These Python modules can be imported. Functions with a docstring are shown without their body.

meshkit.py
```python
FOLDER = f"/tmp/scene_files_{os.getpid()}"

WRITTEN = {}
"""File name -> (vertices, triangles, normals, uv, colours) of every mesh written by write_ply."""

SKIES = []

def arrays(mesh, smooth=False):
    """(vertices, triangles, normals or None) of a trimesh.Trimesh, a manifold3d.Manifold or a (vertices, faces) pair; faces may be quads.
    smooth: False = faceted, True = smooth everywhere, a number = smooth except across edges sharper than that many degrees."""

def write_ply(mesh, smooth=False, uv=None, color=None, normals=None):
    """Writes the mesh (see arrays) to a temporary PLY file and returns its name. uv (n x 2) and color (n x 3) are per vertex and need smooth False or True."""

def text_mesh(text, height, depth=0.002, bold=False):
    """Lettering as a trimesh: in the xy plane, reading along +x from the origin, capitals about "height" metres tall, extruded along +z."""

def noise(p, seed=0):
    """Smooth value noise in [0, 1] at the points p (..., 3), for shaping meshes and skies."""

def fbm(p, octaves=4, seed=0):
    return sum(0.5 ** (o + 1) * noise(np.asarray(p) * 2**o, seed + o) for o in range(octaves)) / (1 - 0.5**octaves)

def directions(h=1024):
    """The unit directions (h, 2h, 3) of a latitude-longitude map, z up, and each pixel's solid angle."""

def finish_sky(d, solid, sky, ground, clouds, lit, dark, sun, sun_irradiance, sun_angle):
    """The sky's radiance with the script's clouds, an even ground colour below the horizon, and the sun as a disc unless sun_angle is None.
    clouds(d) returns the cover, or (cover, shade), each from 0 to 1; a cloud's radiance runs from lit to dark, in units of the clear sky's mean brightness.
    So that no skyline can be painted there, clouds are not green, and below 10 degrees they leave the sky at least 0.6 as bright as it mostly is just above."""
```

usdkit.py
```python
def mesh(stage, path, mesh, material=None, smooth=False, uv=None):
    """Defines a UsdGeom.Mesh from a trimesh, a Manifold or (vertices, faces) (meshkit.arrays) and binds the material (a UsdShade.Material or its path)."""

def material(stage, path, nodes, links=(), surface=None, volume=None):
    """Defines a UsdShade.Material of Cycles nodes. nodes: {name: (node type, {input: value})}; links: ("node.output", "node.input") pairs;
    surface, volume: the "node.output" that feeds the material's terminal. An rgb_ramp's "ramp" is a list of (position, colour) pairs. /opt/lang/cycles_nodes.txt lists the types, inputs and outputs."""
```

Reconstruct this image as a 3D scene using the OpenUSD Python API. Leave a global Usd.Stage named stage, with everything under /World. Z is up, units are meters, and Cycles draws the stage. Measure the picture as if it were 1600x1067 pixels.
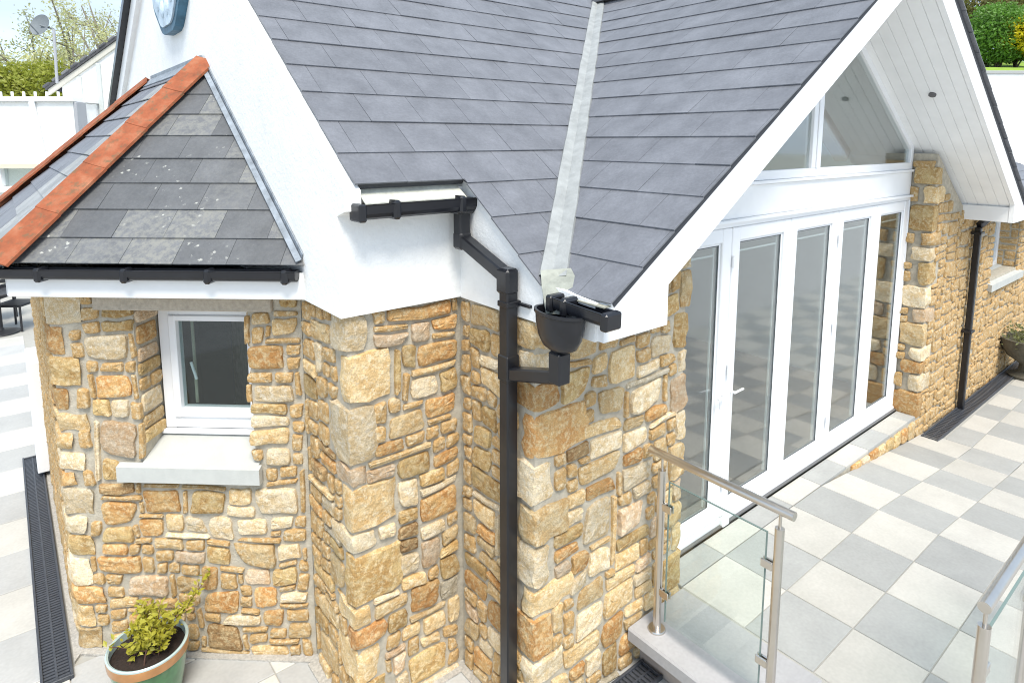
import math, random
import numpy as np
import trimesh
import usdkit, meshkit
from pxr import Usd, UsdGeom, UsdLux, UsdShade, Sdf, Gf, Vt
from shapely.geometry import Polygon, box as sbox
from shapely import affinity

stage = Usd.Stage.CreateInMemory()
UsdGeom.SetStageUpAxis(stage, UsdGeom.Tokens.z)
UsdGeom.Xform.Define(stage, '/World')
UsdGeom.Scope.Define(stage, '/World/Looks')

# ---------------------------------------------------------------- camera, sky, sun
YAW, PITCH, FPX = 0.8896, 0.1364, 983.8
CAM = np.array([0.0, 0.0, 3.3])
fw = np.array([math.cos(YAW) * math.cos(PITCH), math.sin(YAW) * math.cos(PITCH), -math.sin(PITCH)])
rt = np.array([math.sin(YAW), -math.cos(YAW), 0.0])
dn = np.cross(fw, rt)
cam = UsdGeom.Camera.Define(stage, '/World/Camera')
HA = 36.0
cam.CreateHorizontalApertureAttr(HA)
cam.CreateVerticalApertureAttr(HA * 682 / 1024)
cam.CreateFocalLengthAttr(HA * FPX / 1600.0)
cam.CreateVerticalApertureOffsetAttr(-HA * (533.5 - 354.5) / 1600.0)
cam.CreateClippingRangeAttr(Gf.Vec2f(0.05, 2000))
cam.CreateExposureAttr(1.58)
m4 = Gf.Matrix4d(*[float(x) for x in (*rt, 0, *(-dn), 0, *(-fw), 0, *CAM, 1)])
cam.AddTransformOp().Set(m4)

SUN = np.array([-0.22, -0.46, 0.86]); SUN /= np.linalg.norm(SUN)
sun = UsdLux.DistantLight.Define(stage, '/World/sun_light')
sun.CreateIntensityAttr(0.42); sun.CreateAngleAttr(24.0); sun.CreateNormalizeAttr(True)
sun.CreateColorAttr(Gf.Vec3f(1.0, 0.95, 0.87))
zax = SUN; xax = np.cross([0, 0, 1.0], zax); xax /= np.linalg.norm(xax); yax = np.cross(zax, xax)
sun.AddTransformOp().Set(Gf.Matrix4d(*[float(x) for x in (*xax, 0, *yax, 0, *zax, 0, 0, 0, 30, 1)]))
dome = UsdLux.DomeLight.Define(stage, '/World/sky')
dome.CreateIntensityAttr(1.0)
dome.GetPrim().SetCustomDataByKey('kind', 'structure')
skym = usdkit.material(stage, '/World/Looks/sky_air', {
    's': ('sky_texture', {'sky_type': 'single_scattering', 'sun_disc': False, 'sun_elevation': float(math.asin(SUN[2])), 'sun_rotation': float(math.atan2(SUN[0], SUN[1])), 'altitude': 100.0}),
    'tc': ('texture_coordinate', {}),
    'mp': ('mapping', {'scale': (2.0, 2.0, 5.0)}),
    'n': ('noise_texture', {'scale': 1.6, 'detail': 6.0, 'roughness': 0.55}),
    'r': ('rgb_ramp', {'ramp': [(0.36, (0.70, 0.70, 0.70)), (0.60, (0.97, 0.97, 0.97))]}),
    'mx': ('mix_color', {'b': (1.78, 2.15, 2.62)}),
    'b': ('background_shader', {'strength': 0.15})},
    [('tc.generated', 'mp.vector'), ('mp.vector', 'n.vector'), ('n.fac', 'r.fac'), ('r.color', 'mx.fac'), ('s.color', 'mx.a'), ('mx.result', 'b.color')], surface='b.background')
UsdShade.MaterialBindingAPI.Apply(dome.GetPrim()).Bind(skym)

# ---------------------------------------------------------------- helpers
names = {}
org = {}
def numbered(parent, name):
    k = names.get((parent, name), -1) + 1
    names[(parent, name)] = k
    return f'{parent}/{name}' if k == 0 else f'{parent}/{name}_{k:03d}'
def tag(prim, label=None, cat=None, group=None, kind=None):
    for k, v in (('label', label), ('category', cat), ('group', group), ('kind', kind)):
        if v: prim.SetCustomDataByKey(k, v)
    return prim
def thing(name, label, cat, loc=(0, 0, 0), group=None):
    p = numbered('/World', name)
    x = UsdGeom.Xform.Define(stage, p); x.AddTranslateOp().Set(Gf.Vec3d(*[float(a) for a in loc]))
    org[p] = np.array(loc, float)
    tag(x.GetPrim(), label, cat, group)
    return p
def vf(mesh):
    if hasattr(mesh, 'vertices'): return np.array(mesh.vertices, float), np.array(mesh.faces, int)
    v, f = np.asarray(mesh[0], float), np.asarray(mesh[1], int)
    if f.shape[1] == 4: f = np.vstack([f[:, [0, 1, 2]], f[:, [0, 2, 3]]])
    return v, f
def part(parent, name, mesh, mat, smooth=False, label=None, kind=None):
    """a mesh in world coordinates as a child of a thing or part"""
    p = numbered(parent, name)
    v, f = vf(mesh)
    o = org[parent]; org[p] = o
    m = usdkit.mesh(stage, p, (v - o, f), mat, smooth=smooth)
    tag(m.GetPrim(), label, None, None, kind)
    return p
def top(name, mesh, mat, label=None, cat=None, group=None, kind=None, smooth=False):
    p = numbered('/World', name)
    m = usdkit.mesh(stage, p, vf(mesh), mat, smooth=smooth); org[p] = np.zeros(3)
    tag(m.GetPrim(), label, cat, group, kind)
    return p
def cat(*ms):
    vs, fs, n = [], [], 0
    for m in ms:
        v, f = vf(m); vs.append(v); fs.append(f + n); n += len(v)
    return np.vstack(vs), np.vstack(fs)
def cbox(lo, hi, c=0.004):
    """chamfered box"""
    lo, hi = np.minimum(lo, hi).astype(float), np.maximum(lo, hi).astype(float)
    c = min(c, 0.45 * (hi - lo).min())
    if c < 5e-4:
        b = trimesh.creation.box(extents=hi - lo); b.apply_translation((lo + hi) / 2); return vf(b)
    P = []
    for s in np.ndindex(2, 2, 2):
        q = np.where(np.array(s) == 1, hi, lo); d = np.where(np.array(s) == 1, -c, c)
        for k in range(3):
            w = q + d; w[k] = q[k]; P.append(w)
    h = trimesh.convex.convex_hull(np.array(P))
    return vf(h)
def frame(O, U, N, W=(0, 0, 1)):
    """(a,b,c) -> O + a U + b N + c W"""
    O, U, N, W = [np.array(t, float) for t in (O, U, N, W)]
    R = np.stack([U, N, W], 0)
    def tf(mesh):
        v, f = vf(mesh); v = v @ R + O
        if np.linalg.det(R) < 0: f = f[:, ::-1]
        return v, f
    return tf
def prism(poly, d0, d1):
    """polygon (2-D list) extruded along the third axis from d0 to d1"""
    m = trimesh.creation.extrude_polygon(Polygon(poly), d1 - d0, engine='earcut'); m.apply_translation([0, 0, d0]); return vf(m)
def perm(mesh, order):
    v, f = vf(mesh); s = np.eye(3)[list(order)]
    v = v[:, order]
    if np.linalg.det(s) < 0: f = f[:, ::-1]
    return v, f
def prism_yz(poly, x0, x1):   # polygon given as (y,z)
    return perm(prism(poly, x0, x1), (2, 0, 1))
def prism_xz(poly, y0, y1):   # polygon given as (x,z)
    v, f = prism(poly, y0, y1); return v[:, [0, 2, 1]], f[:, ::-1]
def rod(a, b, r, n=14):
    a, b = np.array(a, float), np.array(b, float)
    m = trimesh.creation.cylinder(radius=r, segment=[a, b], sections=n); return vf(m)
def bar(a, b, w, h, up=(0, 0, 1), c=0.004):
    """rectangular bar from a to b, w sideways, h along up"""
    a, b, up = np.array(a, float), np.array(b, float), np.array(up, float)
    t = b - a; L = np.linalg.norm(t); t /= L
    s = np.cross(up, t); s /= np.linalg.norm(s); u = np.cross(t, s)
    return frame(a, t, s, u)(cbox((0, -w / 2, -h / 2), (L, w / 2, h / 2), c))
def tubepath(pts, r, n=8):
    pts = np.array(pts, float); rr = np.broadcast_to(r, (len(pts),))
    t = np.gradient(pts, axis=0); t /= np.linalg.norm(t, axis=1, keepdims=True) + 1e-12
    a = np.cross(t, [0.3, 0.2, 0.93]); a /= np.linalg.norm(a, axis=1, keepdims=True); b = np.cross(t, a)
    an = np.arange(n) * 2 * np.pi / n
    v = (pts[:, None] + rr[:, None, None] * (np.cos(an)[None, :, None] * a[:, None] + np.sin(an)[None, :, None] * b[:, None])).reshape(-1, 3)
    F = []
    for i in range(len(pts) - 1):
        for j in range(n):
            k = (j + 1) % n
            F += [(i * n + j, i * n + k, (i + 1) * n + k), (i * n + j, (i + 1) * n + k, (i + 1) * n + j)]
    for j in range(1, n - 1):
        F += [(0, j + 1, j), ((len(pts) - 1) * n, (len(pts) - 1) * n + j, (len(pts) - 1) * n + j + 1)]
    return v, np.array(F)
def lathe(profile, c, n=32, a0=0, a1=2 * np.pi):
    p = np.array(profile, float); full = abs(a1 - a0 - 2 * np.pi) < 1e-6
    an = np.linspace(a0, a1, n + (0 if full else 1), endpoint=not full)
    v = np.stack([p[:, 0][:, None] * np.cos(an), p[:, 0][:, None] * np.sin(an), np.repeat(p[:, 1][:, None], len(an), 1)], -1).reshape(-1, 3) + np.array(c)
    F = []; m = len(an)
    for i in range(len(p) - 1):
        for j in range(m if full else m - 1):
            k = (j + 1) % m
            F += [(i * m + j, i * m + k, (i + 1) * m + k), (i * m + j, (i + 1) * m + k, (i + 1) * m + j)]
    return v, np.array(F)
def project(p):
    q = np.asarray(p, float) - CAM
    z = q @ fw
    return 800 + FPX * (q @ rt) / z, 354.5 + FPX * (q @ dn) / z, z
def shot(px, py, axis, val):
    v = rt * (px - 800) / FPX + dn * (py - 354.5) / FPX + fw
    return CAM + v * (val - CAM[axis]) / v[axis]
def shotplane(px, py, p0, n):
    v = rt * (px - 800) / FPX + dn * (py - 354.5) / FPX + fw
    return CAM + v * (np.dot(np.array(p0) - CAM, n) / np.dot(v, n))

# ---------------------------------------------------------------- materials
L = '/World/Looks/'
_material = usdkit.material
def material_with_random(stage, path, nodes, links=(), surface=None, volume=None):
    if any(a == 'rnd.value' for a, b in links):
        nodes = {**nodes, 'rg': ('geometry', {}), 'ro': ('object_info', {}), 'ra': ('math', {'math_type': 'multiply_add', 'value2': 7.13}), 'rnd': ('math', {'math_type': 'fraction'})}
        links = list(links) + [('rg.random_per_island', 'ra.value1'), ('ro.random', 'ra.value3'), ('ra.value', 'rnd.value1')]
    return _material(stage, path, nodes, links, surface=surface, volume=volume)
usdkit.material = material_with_random
def simple(name, color, rough=0.5, metallic=0.0, spec=0.5, var=0.0, vscale=6.0, bump=0.0, bscale=60.0, island=0.0, coat=0.0):
    n = {'p': ('principled_bsdf', {'base_color': color, 'roughness': rough, 'metallic': metallic, 'specular_ior_level': spec, 'coat_weight': coat})}
    l = []
    src = None
    if var or island:
        n['g'] = ('geometry', {})
        n['n'] = ('noise_texture', {'scale': vscale, 'detail': 5.0, 'roughness': 0.6})
        n['mr'] = ('map_range', {'from_min': 0.25, 'from_max': 0.75, 'to_min': 1 - var, 'to_max': 1 + var})
        n['ir'] = ('map_range', {'from_min': 0.0, 'from_max': 1.0, 'to_min': 1 - island, 'to_max': 1 + island})
        n['mu'] = ('math', {'math_type': 'multiply'})
        n['mc'] = ('vector_math', {'math_type': 'scale', 'vector1': color})
        l += [('g.position', 'n.vector'), ('n.fac', 'mr.value'), ('rnd.value', 'ir.value'), ('mr.result', 'mu.value1'), ('ir.result', 'mu.value2'), ('mu.value', 'mc.scale'), ('mc.vector', 'p.base_color')]
    if bump:
        n['g2'] = ('geometry', {}); n['bn'] = ('noise_texture', {'scale': bscale, 'detail': 5.0, 'roughness': 0.65}); n['b'] = ('bump', {'strength': bump, 'distance': 0.01})
        l += [('g2.position', 'bn.vector'), ('bn.fac', 'b.height'), ('b.normal', 'p.normal')]
    return usdkit.material(stage, L + name, n, l, surface='p.BSDF')

def stone_mat(name, tones, ramp=False):
    """tones: 3 colours mixed by two noises; each stone shifts a little"""
    a, b, c = tones
    n = {'g': ('geometry', {}), 'n1': ('noise_texture', {'scale': 9.0, 'detail': 4.0, 'roughness': 0.6, 'distortion': 0.4}), 'n2': ('noise_texture', {'scale': 34.0, 'detail': 5.0, 'roughness': 0.7}),
         'n3': ('noise_texture', {'scale': 150.0, 'detail': 2.0}),
         'off': ('vector_math', {'math_type': 'multiply_add', 'vector2': (7.3, 5.1, 9.7)}),
         'r1': ('map_range', {'from_min': 0.38, 'from_max': 0.60, 'to_min': 0.0, 'to_max': 1.0, 'clamp': True}),
         'r2': ('map_range', {'from_min': 0.48, 'from_max': 0.62, 'to_min': 0.0, 'to_max': 0.9, 'clamp': True}),
         'm1': ('mix_color', {'a': a, 'b': b}), 'm2': ('mix_color', {'b': c}),
         'v3': ('map_range', {'from_min': 0.3, 'from_max': 0.7, 'to_min': 0.82, 'to_max': 1.24}),
         'vr': ('map_range', {'from_min': 0.0, 'from_max': 1.0, 'to_min': 0.78, 'to_max': 1.22}),
         'mu': ('math', {'math_type': 'multiply'}), 'sc': ('vector_math', {'math_type': 'scale'}),
         'bb': ('noise_texture', {'scale': 26.0, 'detail': 6.0, 'roughness': 0.62}), 'b': ('bump', {'strength': 0.7, 'distance': 0.022}),
         'p': ('principled_bsdf', {'roughness': 0.88, 'specular_ior_level': 0.25})}
    l = [('rnd.value', 'off.vector1'), ('g.position', 'off.vector3'), ('off.vector', 'n1.vector'), ('off.vector', 'n2.vector'), ('g.position', 'n3.vector'), ('n1.fac', 'r1.value'), ('n2.fac', 'r2.value'),
         ('r1.result', 'm1.fac'), ('m1.result', 'm2.a'), ('r2.result', 'm2.fac'), ('n3.fac', 'v3.value'), ('rnd.value', 'vr.value'), ('v3.result', 'mu.value1'), ('vr.result', 'mu.value2'),
         ('m2.result', 'sc.vector1'), ('mu.value', 'sc.scale'), ('sc.vector', 'p.base_color'), ('off.vector', 'bb.vector'), ('bb.fac', 'b.height'), ('b.normal', 'p.normal')]
    if ramp:
        n['rr'] = ('rgb_ramp', {'ramp': ramp, 'interpolate': False}); n['m0'] = ('mix_color', {'fac': 0.8, 'a': a})
        l += [('rnd.value', 'rr.fac'), ('rr.color', 'm1.a')]
    return usdkit.material(stage, L + name, n, l, surface='p.BSDF')
TONES = {
    'pale': ((0.598, 0.498, 0.338), (0.513, 0.381, 0.211), (0.646, 0.567, 0.432)),
    'buff': ((0.541, 0.409, 0.225), (0.465, 0.302, 0.131), (0.608, 0.502, 0.329)),
    'orange': ((0.484, 0.302, 0.126), (0.399, 0.200, 0.068), (0.560, 0.428, 0.243)),
    'ochre': ((0.456, 0.330, 0.153), (0.361, 0.219, 0.081), (0.551, 0.437, 0.257)),
    'brown': ((0.332, 0.219, 0.104), (0.242, 0.140, 0.059), (0.465, 0.353, 0.198)),
    'pink': ((0.503, 0.391, 0.266), (0.446, 0.298, 0.167), (0.570, 0.474, 0.351)),
    'red': ((0.446, 0.246, 0.095), (0.342, 0.153, 0.050), (0.532, 0.381, 0.207)),
    'grey': ((0.418, 0.367, 0.275), (0.342, 0.284, 0.189), (0.484, 0.437, 0.342)),
}
SM = {k: stone_mat('stone_' + k, t) for k, t in TONES.items()}
SM_STUFF = stone_mat('stone_mixed', TONES['buff'], ramp=[(i / 8, TONES[k][0]) for i, k in enumerate(('buff', 'pale', 'orange', 'ochre', 'buff', 'pink', 'pale', 'brown'))])
MORTAR = simple('mortar', (.45, .41, .33), .95, spec=.2, var=.22, vscale=22, bump=.7, bscale=90)
RENDER = simple('white_render', (.84, .84, .82), .85, spec=.2, var=.06, vscale=5, bump=.5, bscale=26)
WHITE = simple('white_upvc', (.82, .83, .84), .28, spec=.5, var=.02, vscale=2)
WPAINT = simple('white_paint', (.83, .83, .82), .5, var=.05, vscale=4, bump=.06, bscale=30)
BLACKP = simple('black_upvc', (.009, .0095, .012), .28, spec=.5, var=.25, vscale=9, bump=.05, bscale=30)
LEAD = simple('lead_flashing', (.22, .25, .28), .5, metallic=.0, var=.4, vscale=14, bump=.3, bscale=30)
GRP = simple('pale_valley_liner', (.29, .30, .29), .5, var=.22, vscale=11, bump=.5, bscale=26)
CONC = simple('concrete_sill', (.46, .468, .44), .8, var=.07, vscale=10, bump=.2, bscale=120)
LINTEL = simple('stone_lintel', (.40, .35, .28), .9, var=.2, vscale=40, bump=.5, bscale=120)
STEEL = simple('brushed_steel', (.62, .58, .53), .27, metallic=1.0, var=.06, vscale=8)
DARKWOOD = simple('interior_floor', (.12, .09, .07), .5, var=.2, vscale=5)
INTER = simple('interior_wall', (.72, .74, .73), .8, var=.04)
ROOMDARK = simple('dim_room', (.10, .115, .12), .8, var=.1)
TIMBER = simple('pale_oak', (.42, .27, .19), .5, var=.15, vscale=10)
SPOT = simple('spotlight_trim', (.10, .10, .10), .4)
DRAIN = simple('drain_grating', (.05, .055, .065), .45, var=.3, vscale=40)
GRAVEL = simple('wall_foot_gravel', (.42, .40, .36), .95, var=.3, vscale=60, bump=.8, bscale=90)
HTILE = None
def slate_mat(name, base, lichen=0.0):
    n = {'g': ('geometry', {}), 'n1': ('noise_texture', {'scale': 5.0, 'detail': 5.0, 'roughness': 0.6}), 'n2': ('noise_texture', {'scale': 55.0, 'detail': 4.0, 'roughness': .7}),
         'mp': ('mapping', {'scale': (1.0, 1.0, 1.0)}),
         'v1': ('map_range', {'from_min': .3, 'from_max': .7, 'to_min': .80, 'to_max': 1.16}), 'v2': ('map_range', {'from_min': .3, 'from_max': .7, 'to_min': .88, 'to_max': 1.12}),
         'vi': ('map_range', {'to_min': .78 if lichen else .92, 'to_max': 1.22 if lichen else 1.07}),
         'a': ('math', {'math_type': 'multiply'}), 'b': ('math', {'math_type': 'multiply'}), 's': ('vector_math', {'math_type': 'scale', 'vector1': base}),
         'bp': ('bump', {'strength': .3, 'distance': .006}), 'p': ('principled_bsdf', {'roughness': .48, 'specular_ior_level': .45})}
    l = [('g.position', 'n1.vector'), ('g.position', 'n2.vector'), ('n1.fac', 'v1.value'), ('n2.fac', 'v2.value'), ('rnd.value', 'vi.value'), ('v1.result', 'a.value1'), ('v2.result', 'a.value2'), ('a.value', 'b.value1'), ('vi.result', 'b.value2'),
         ('b.value', 's.scale'), ('n2.fac', 'bp.height'), ('bp.normal', 'p.normal')]
    if lichen:
        n.update({'ln': ('noise_texture', {'scale': 26.0, 'detail': 6.0, 'roughness': .72}), 'lr': ('map_range', {'from_min': .42, 'from_max': .58, 'to_min': 0.0, 'to_max': .9, 'clamp': True}),
                  'li': ('map_range', {'from_min': .40, 'from_max': .95, 'to_min': .08, 'to_max': 1.0, 'clamp': True}), 'lm': ('math', {'math_type': 'multiply'}),
                  'wd': ('noise_texture', {'scale': 60.0, 'detail': 3.0}), 'wdm': ('vector_math', {'math_type': 'multiply_add', 'vector2': (.035, .035, .035)}), 'wn': ('voronoi_texture', {'scale': 19.0}), 'wr': ('map_range', {'from_min': .12, 'from_max': .24, 'to_min': .7, 'to_max': 0.0, 'clamp': True}), 'wnz': ('noise_texture', {'scale': 3.0}), 'wm': ('map_range', {'from_min': .56, 'from_max': .62, 'clamp': True}), 'wx': ('math', {'math_type': 'multiply'}),
                  'mx': ('mix_color', {'b': (.215, .213, .19)}), 'mw': ('mix_color', {'b': (.50, .50, .45)})})
        l += [('g.position', 'ln.vector'), ('ln.fac', 'lr.value'), ('rnd.value', 'li.value'), ('lr.result', 'lm.value1'), ('li.result', 'lm.value2'), ('lm.value', 'mx.fac'), ('s.vector', 'mx.a'),
              ('g.position', 'wd.vector'), ('wd.color', 'wdm.vector1'), ('g.position', 'wdm.vector3'), ('wdm.vector', 'wn.vector'), ('wn.distance', 'wr.value'), ('g.position', 'wnz.vector'), ('wnz.fac', 'wm.value'), ('wr.result', 'wx.value1'), ('wm.result', 'wx.value2'), ('wx.value', 'mw.fac'), ('mx.result', 'mw.a'), ('mw.result', 'p.base_color')]
    else:
        l.append(('s.vector', 'p.base_color'))
    return usdkit.material(stage, L + name, n, l, surface='p.BSDF')
SLATE = slate_mat('grey_slate', (.148, .152, .166))
SLATE_OLD = slate_mat('weathered_slate', (.115, .118, .122), lichen=1.0)
DECK = simple('roof_underlay', (.07, .072, .078), .9)
def terracotta():
    n = {'g': ('geometry', {}), 'n1': ('noise_texture', {'scale': 8.0, 'detail': 6.0, 'roughness': .65}), 'n2': ('noise_texture', {'scale': 22.0, 'detail': 6.0, 'roughness': .7}),
         'r': ('rgb_ramp', {'ramp': [(.3, (.18, .062, .030)), (.5, (.30, .088, .038)), (.72, (.36, .15, .08))]}), 'r2': ('map_range', {'from_min': .53, 'from_max': .64, 'to_min': 0.0, 'to_max': .7, 'clamp': True}), 'mx': ('mix_color', {'b': (.13, .10, .055)}),
         'b': ('bump', {'strength': .35, 'distance': .008}), 'p': ('principled_bsdf', {'roughness': .8, 'specular_ior_level': .3})}
    l = [('g.position', 'n1.vector'), ('g.position', 'n2.vector'), ('n1.fac', 'r.fac'), ('r.color', 'mx.a'), ('n2.fac', 'r2.value'), ('r2.result', 'mx.fac'), ('mx.result', 'p.base_color'), ('n2.fac', 'b.height'), ('b.normal', 'p.normal')]
    return usdkit.material(stage, L + 'terracotta', n, l, surface='p.BSDF')
HTILE = terracotta()
def pane(name, tint, f0, rough=0.0):
    return usdkit.material(stage, L + name, {'w': ('layer_weight', {'blend': 0.5}), 'pw': ('math', {'math_type': 'power', 'value2': 4.0}), 'f': ('map_range', {'to_min': f0, 'to_max': 1.0}), 't': ('transparent_bsdf', {'color': tint}), 'g': ('glossy_bsdf', {'roughness': rough, 'color': (1, 1, 1)}), 'm': ('mix_closure', {})},
                           [('w.facing', 'pw.value1'), ('pw.value', 'f.value'), ('f.result', 'm.fac'), ('t.BSDF', 'm.closure1'), ('g.BSDF', 'm.closure2')], surface='m.closure')
DIMGLASS = pane('dim_window_glass', (.80, .86, .86), .045)
GLASS = pane('window_glass', (.88, .92, .91), .15, .06)
BGLASS = pane('balustrade_glass', (.93, .965, .95), .035)
def paving(name, col):
    n = {'g': ('geometry', {}), 'n1': ('noise_texture', {'scale': 3.5, 'detail': 5.0, 'roughness': .6}), 'n2': ('noise_texture', {'scale': 45.0, 'detail': 4.0}), 'v1': ('map_range', {'from_min': .3, 'from_max': .7, 'to_min': .93, 'to_max': 1.07}), 'v2': ('map_range', {'from_min': .3, 'from_max': .7, 'to_min': .95, 'to_max': 1.05}),
         'vi': ('map_range', {'to_min': .92, 'to_max': 1.07}), 'a': ('math', {'math_type': 'multiply'}), 'b': ('math', {'math_type': 'multiply'}), 's': ('vector_math', {'math_type': 'scale', 'vector1': col}), 'bp': ('bump', {'strength': .15, 'distance': .005}), 'p': ('principled_bsdf', {'roughness': .6, 'specular_ior_level': .4})}
    l = [('g.position', 'n1.vector'), ('g.position', 'n2.vector'), ('n1.fac', 'v1.value'), ('n2.fac', 'v2.value'), ('rnd.value', 'vi.value'), ('v1.result', 'a.value1'), ('v2.result', 'a.value2'), ('a.value', 'b.value1'), ('vi.result', 'b.value2'), ('b.value', 's.scale'), ('s.vector', 'p.base_color'), ('n2.fac', 'bp.height'), ('bp.normal', 'p.normal')]
    return usdkit.material(stage, L + name, n, l, surface='p.BSDF')
SLABW = paving('cream_slab', (.455, .438, .395))
SLABG = paving('grey_slab', (.325, .326, .31))
SLABW2 = paving('pale_patio_slab', (.52, .505, .46))
SLABG2 = paving('light_grey_patio_slab', (.41, .41, .395))
GROUT = simple('paving_joint', (.36, .35, .315), .95, var=.1, vscale=20)

# ---------------------------------------------------------------- house
house = thing('stone_house', 'stone and white rendered house with grey slate roofs, glazed gable and hipped stone bay', 'house', (2.0, 4.0, 0))
XG, YM, XS, YW, YD = 1.32, 3.00, 2.033, 2.323, 2.57
ZS = 2.40
B0, B1 = np.array([XG, 3.63, 0]), np.array([0.145, 4.67, 0])      # canted face of the bay
UC = (B0 - B1) / np.linalg.norm(B0 - B1); LC = float(np.linalg.norm(B0 - B1)); NC = np.array([UC[1], -UC[0], 0.0])
if NC @ (CAM - B1) < 0: NC = -NC
YB2 = 8.07                                                           # far corner of the bay's long face
rng = np.random.default_rng(11)
ZT0 = 0.29
def zterr(x): return ZT0 - 0.11 * np.clip(np.asarray(x, float) - 5.35, 0, 2.42)

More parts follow.
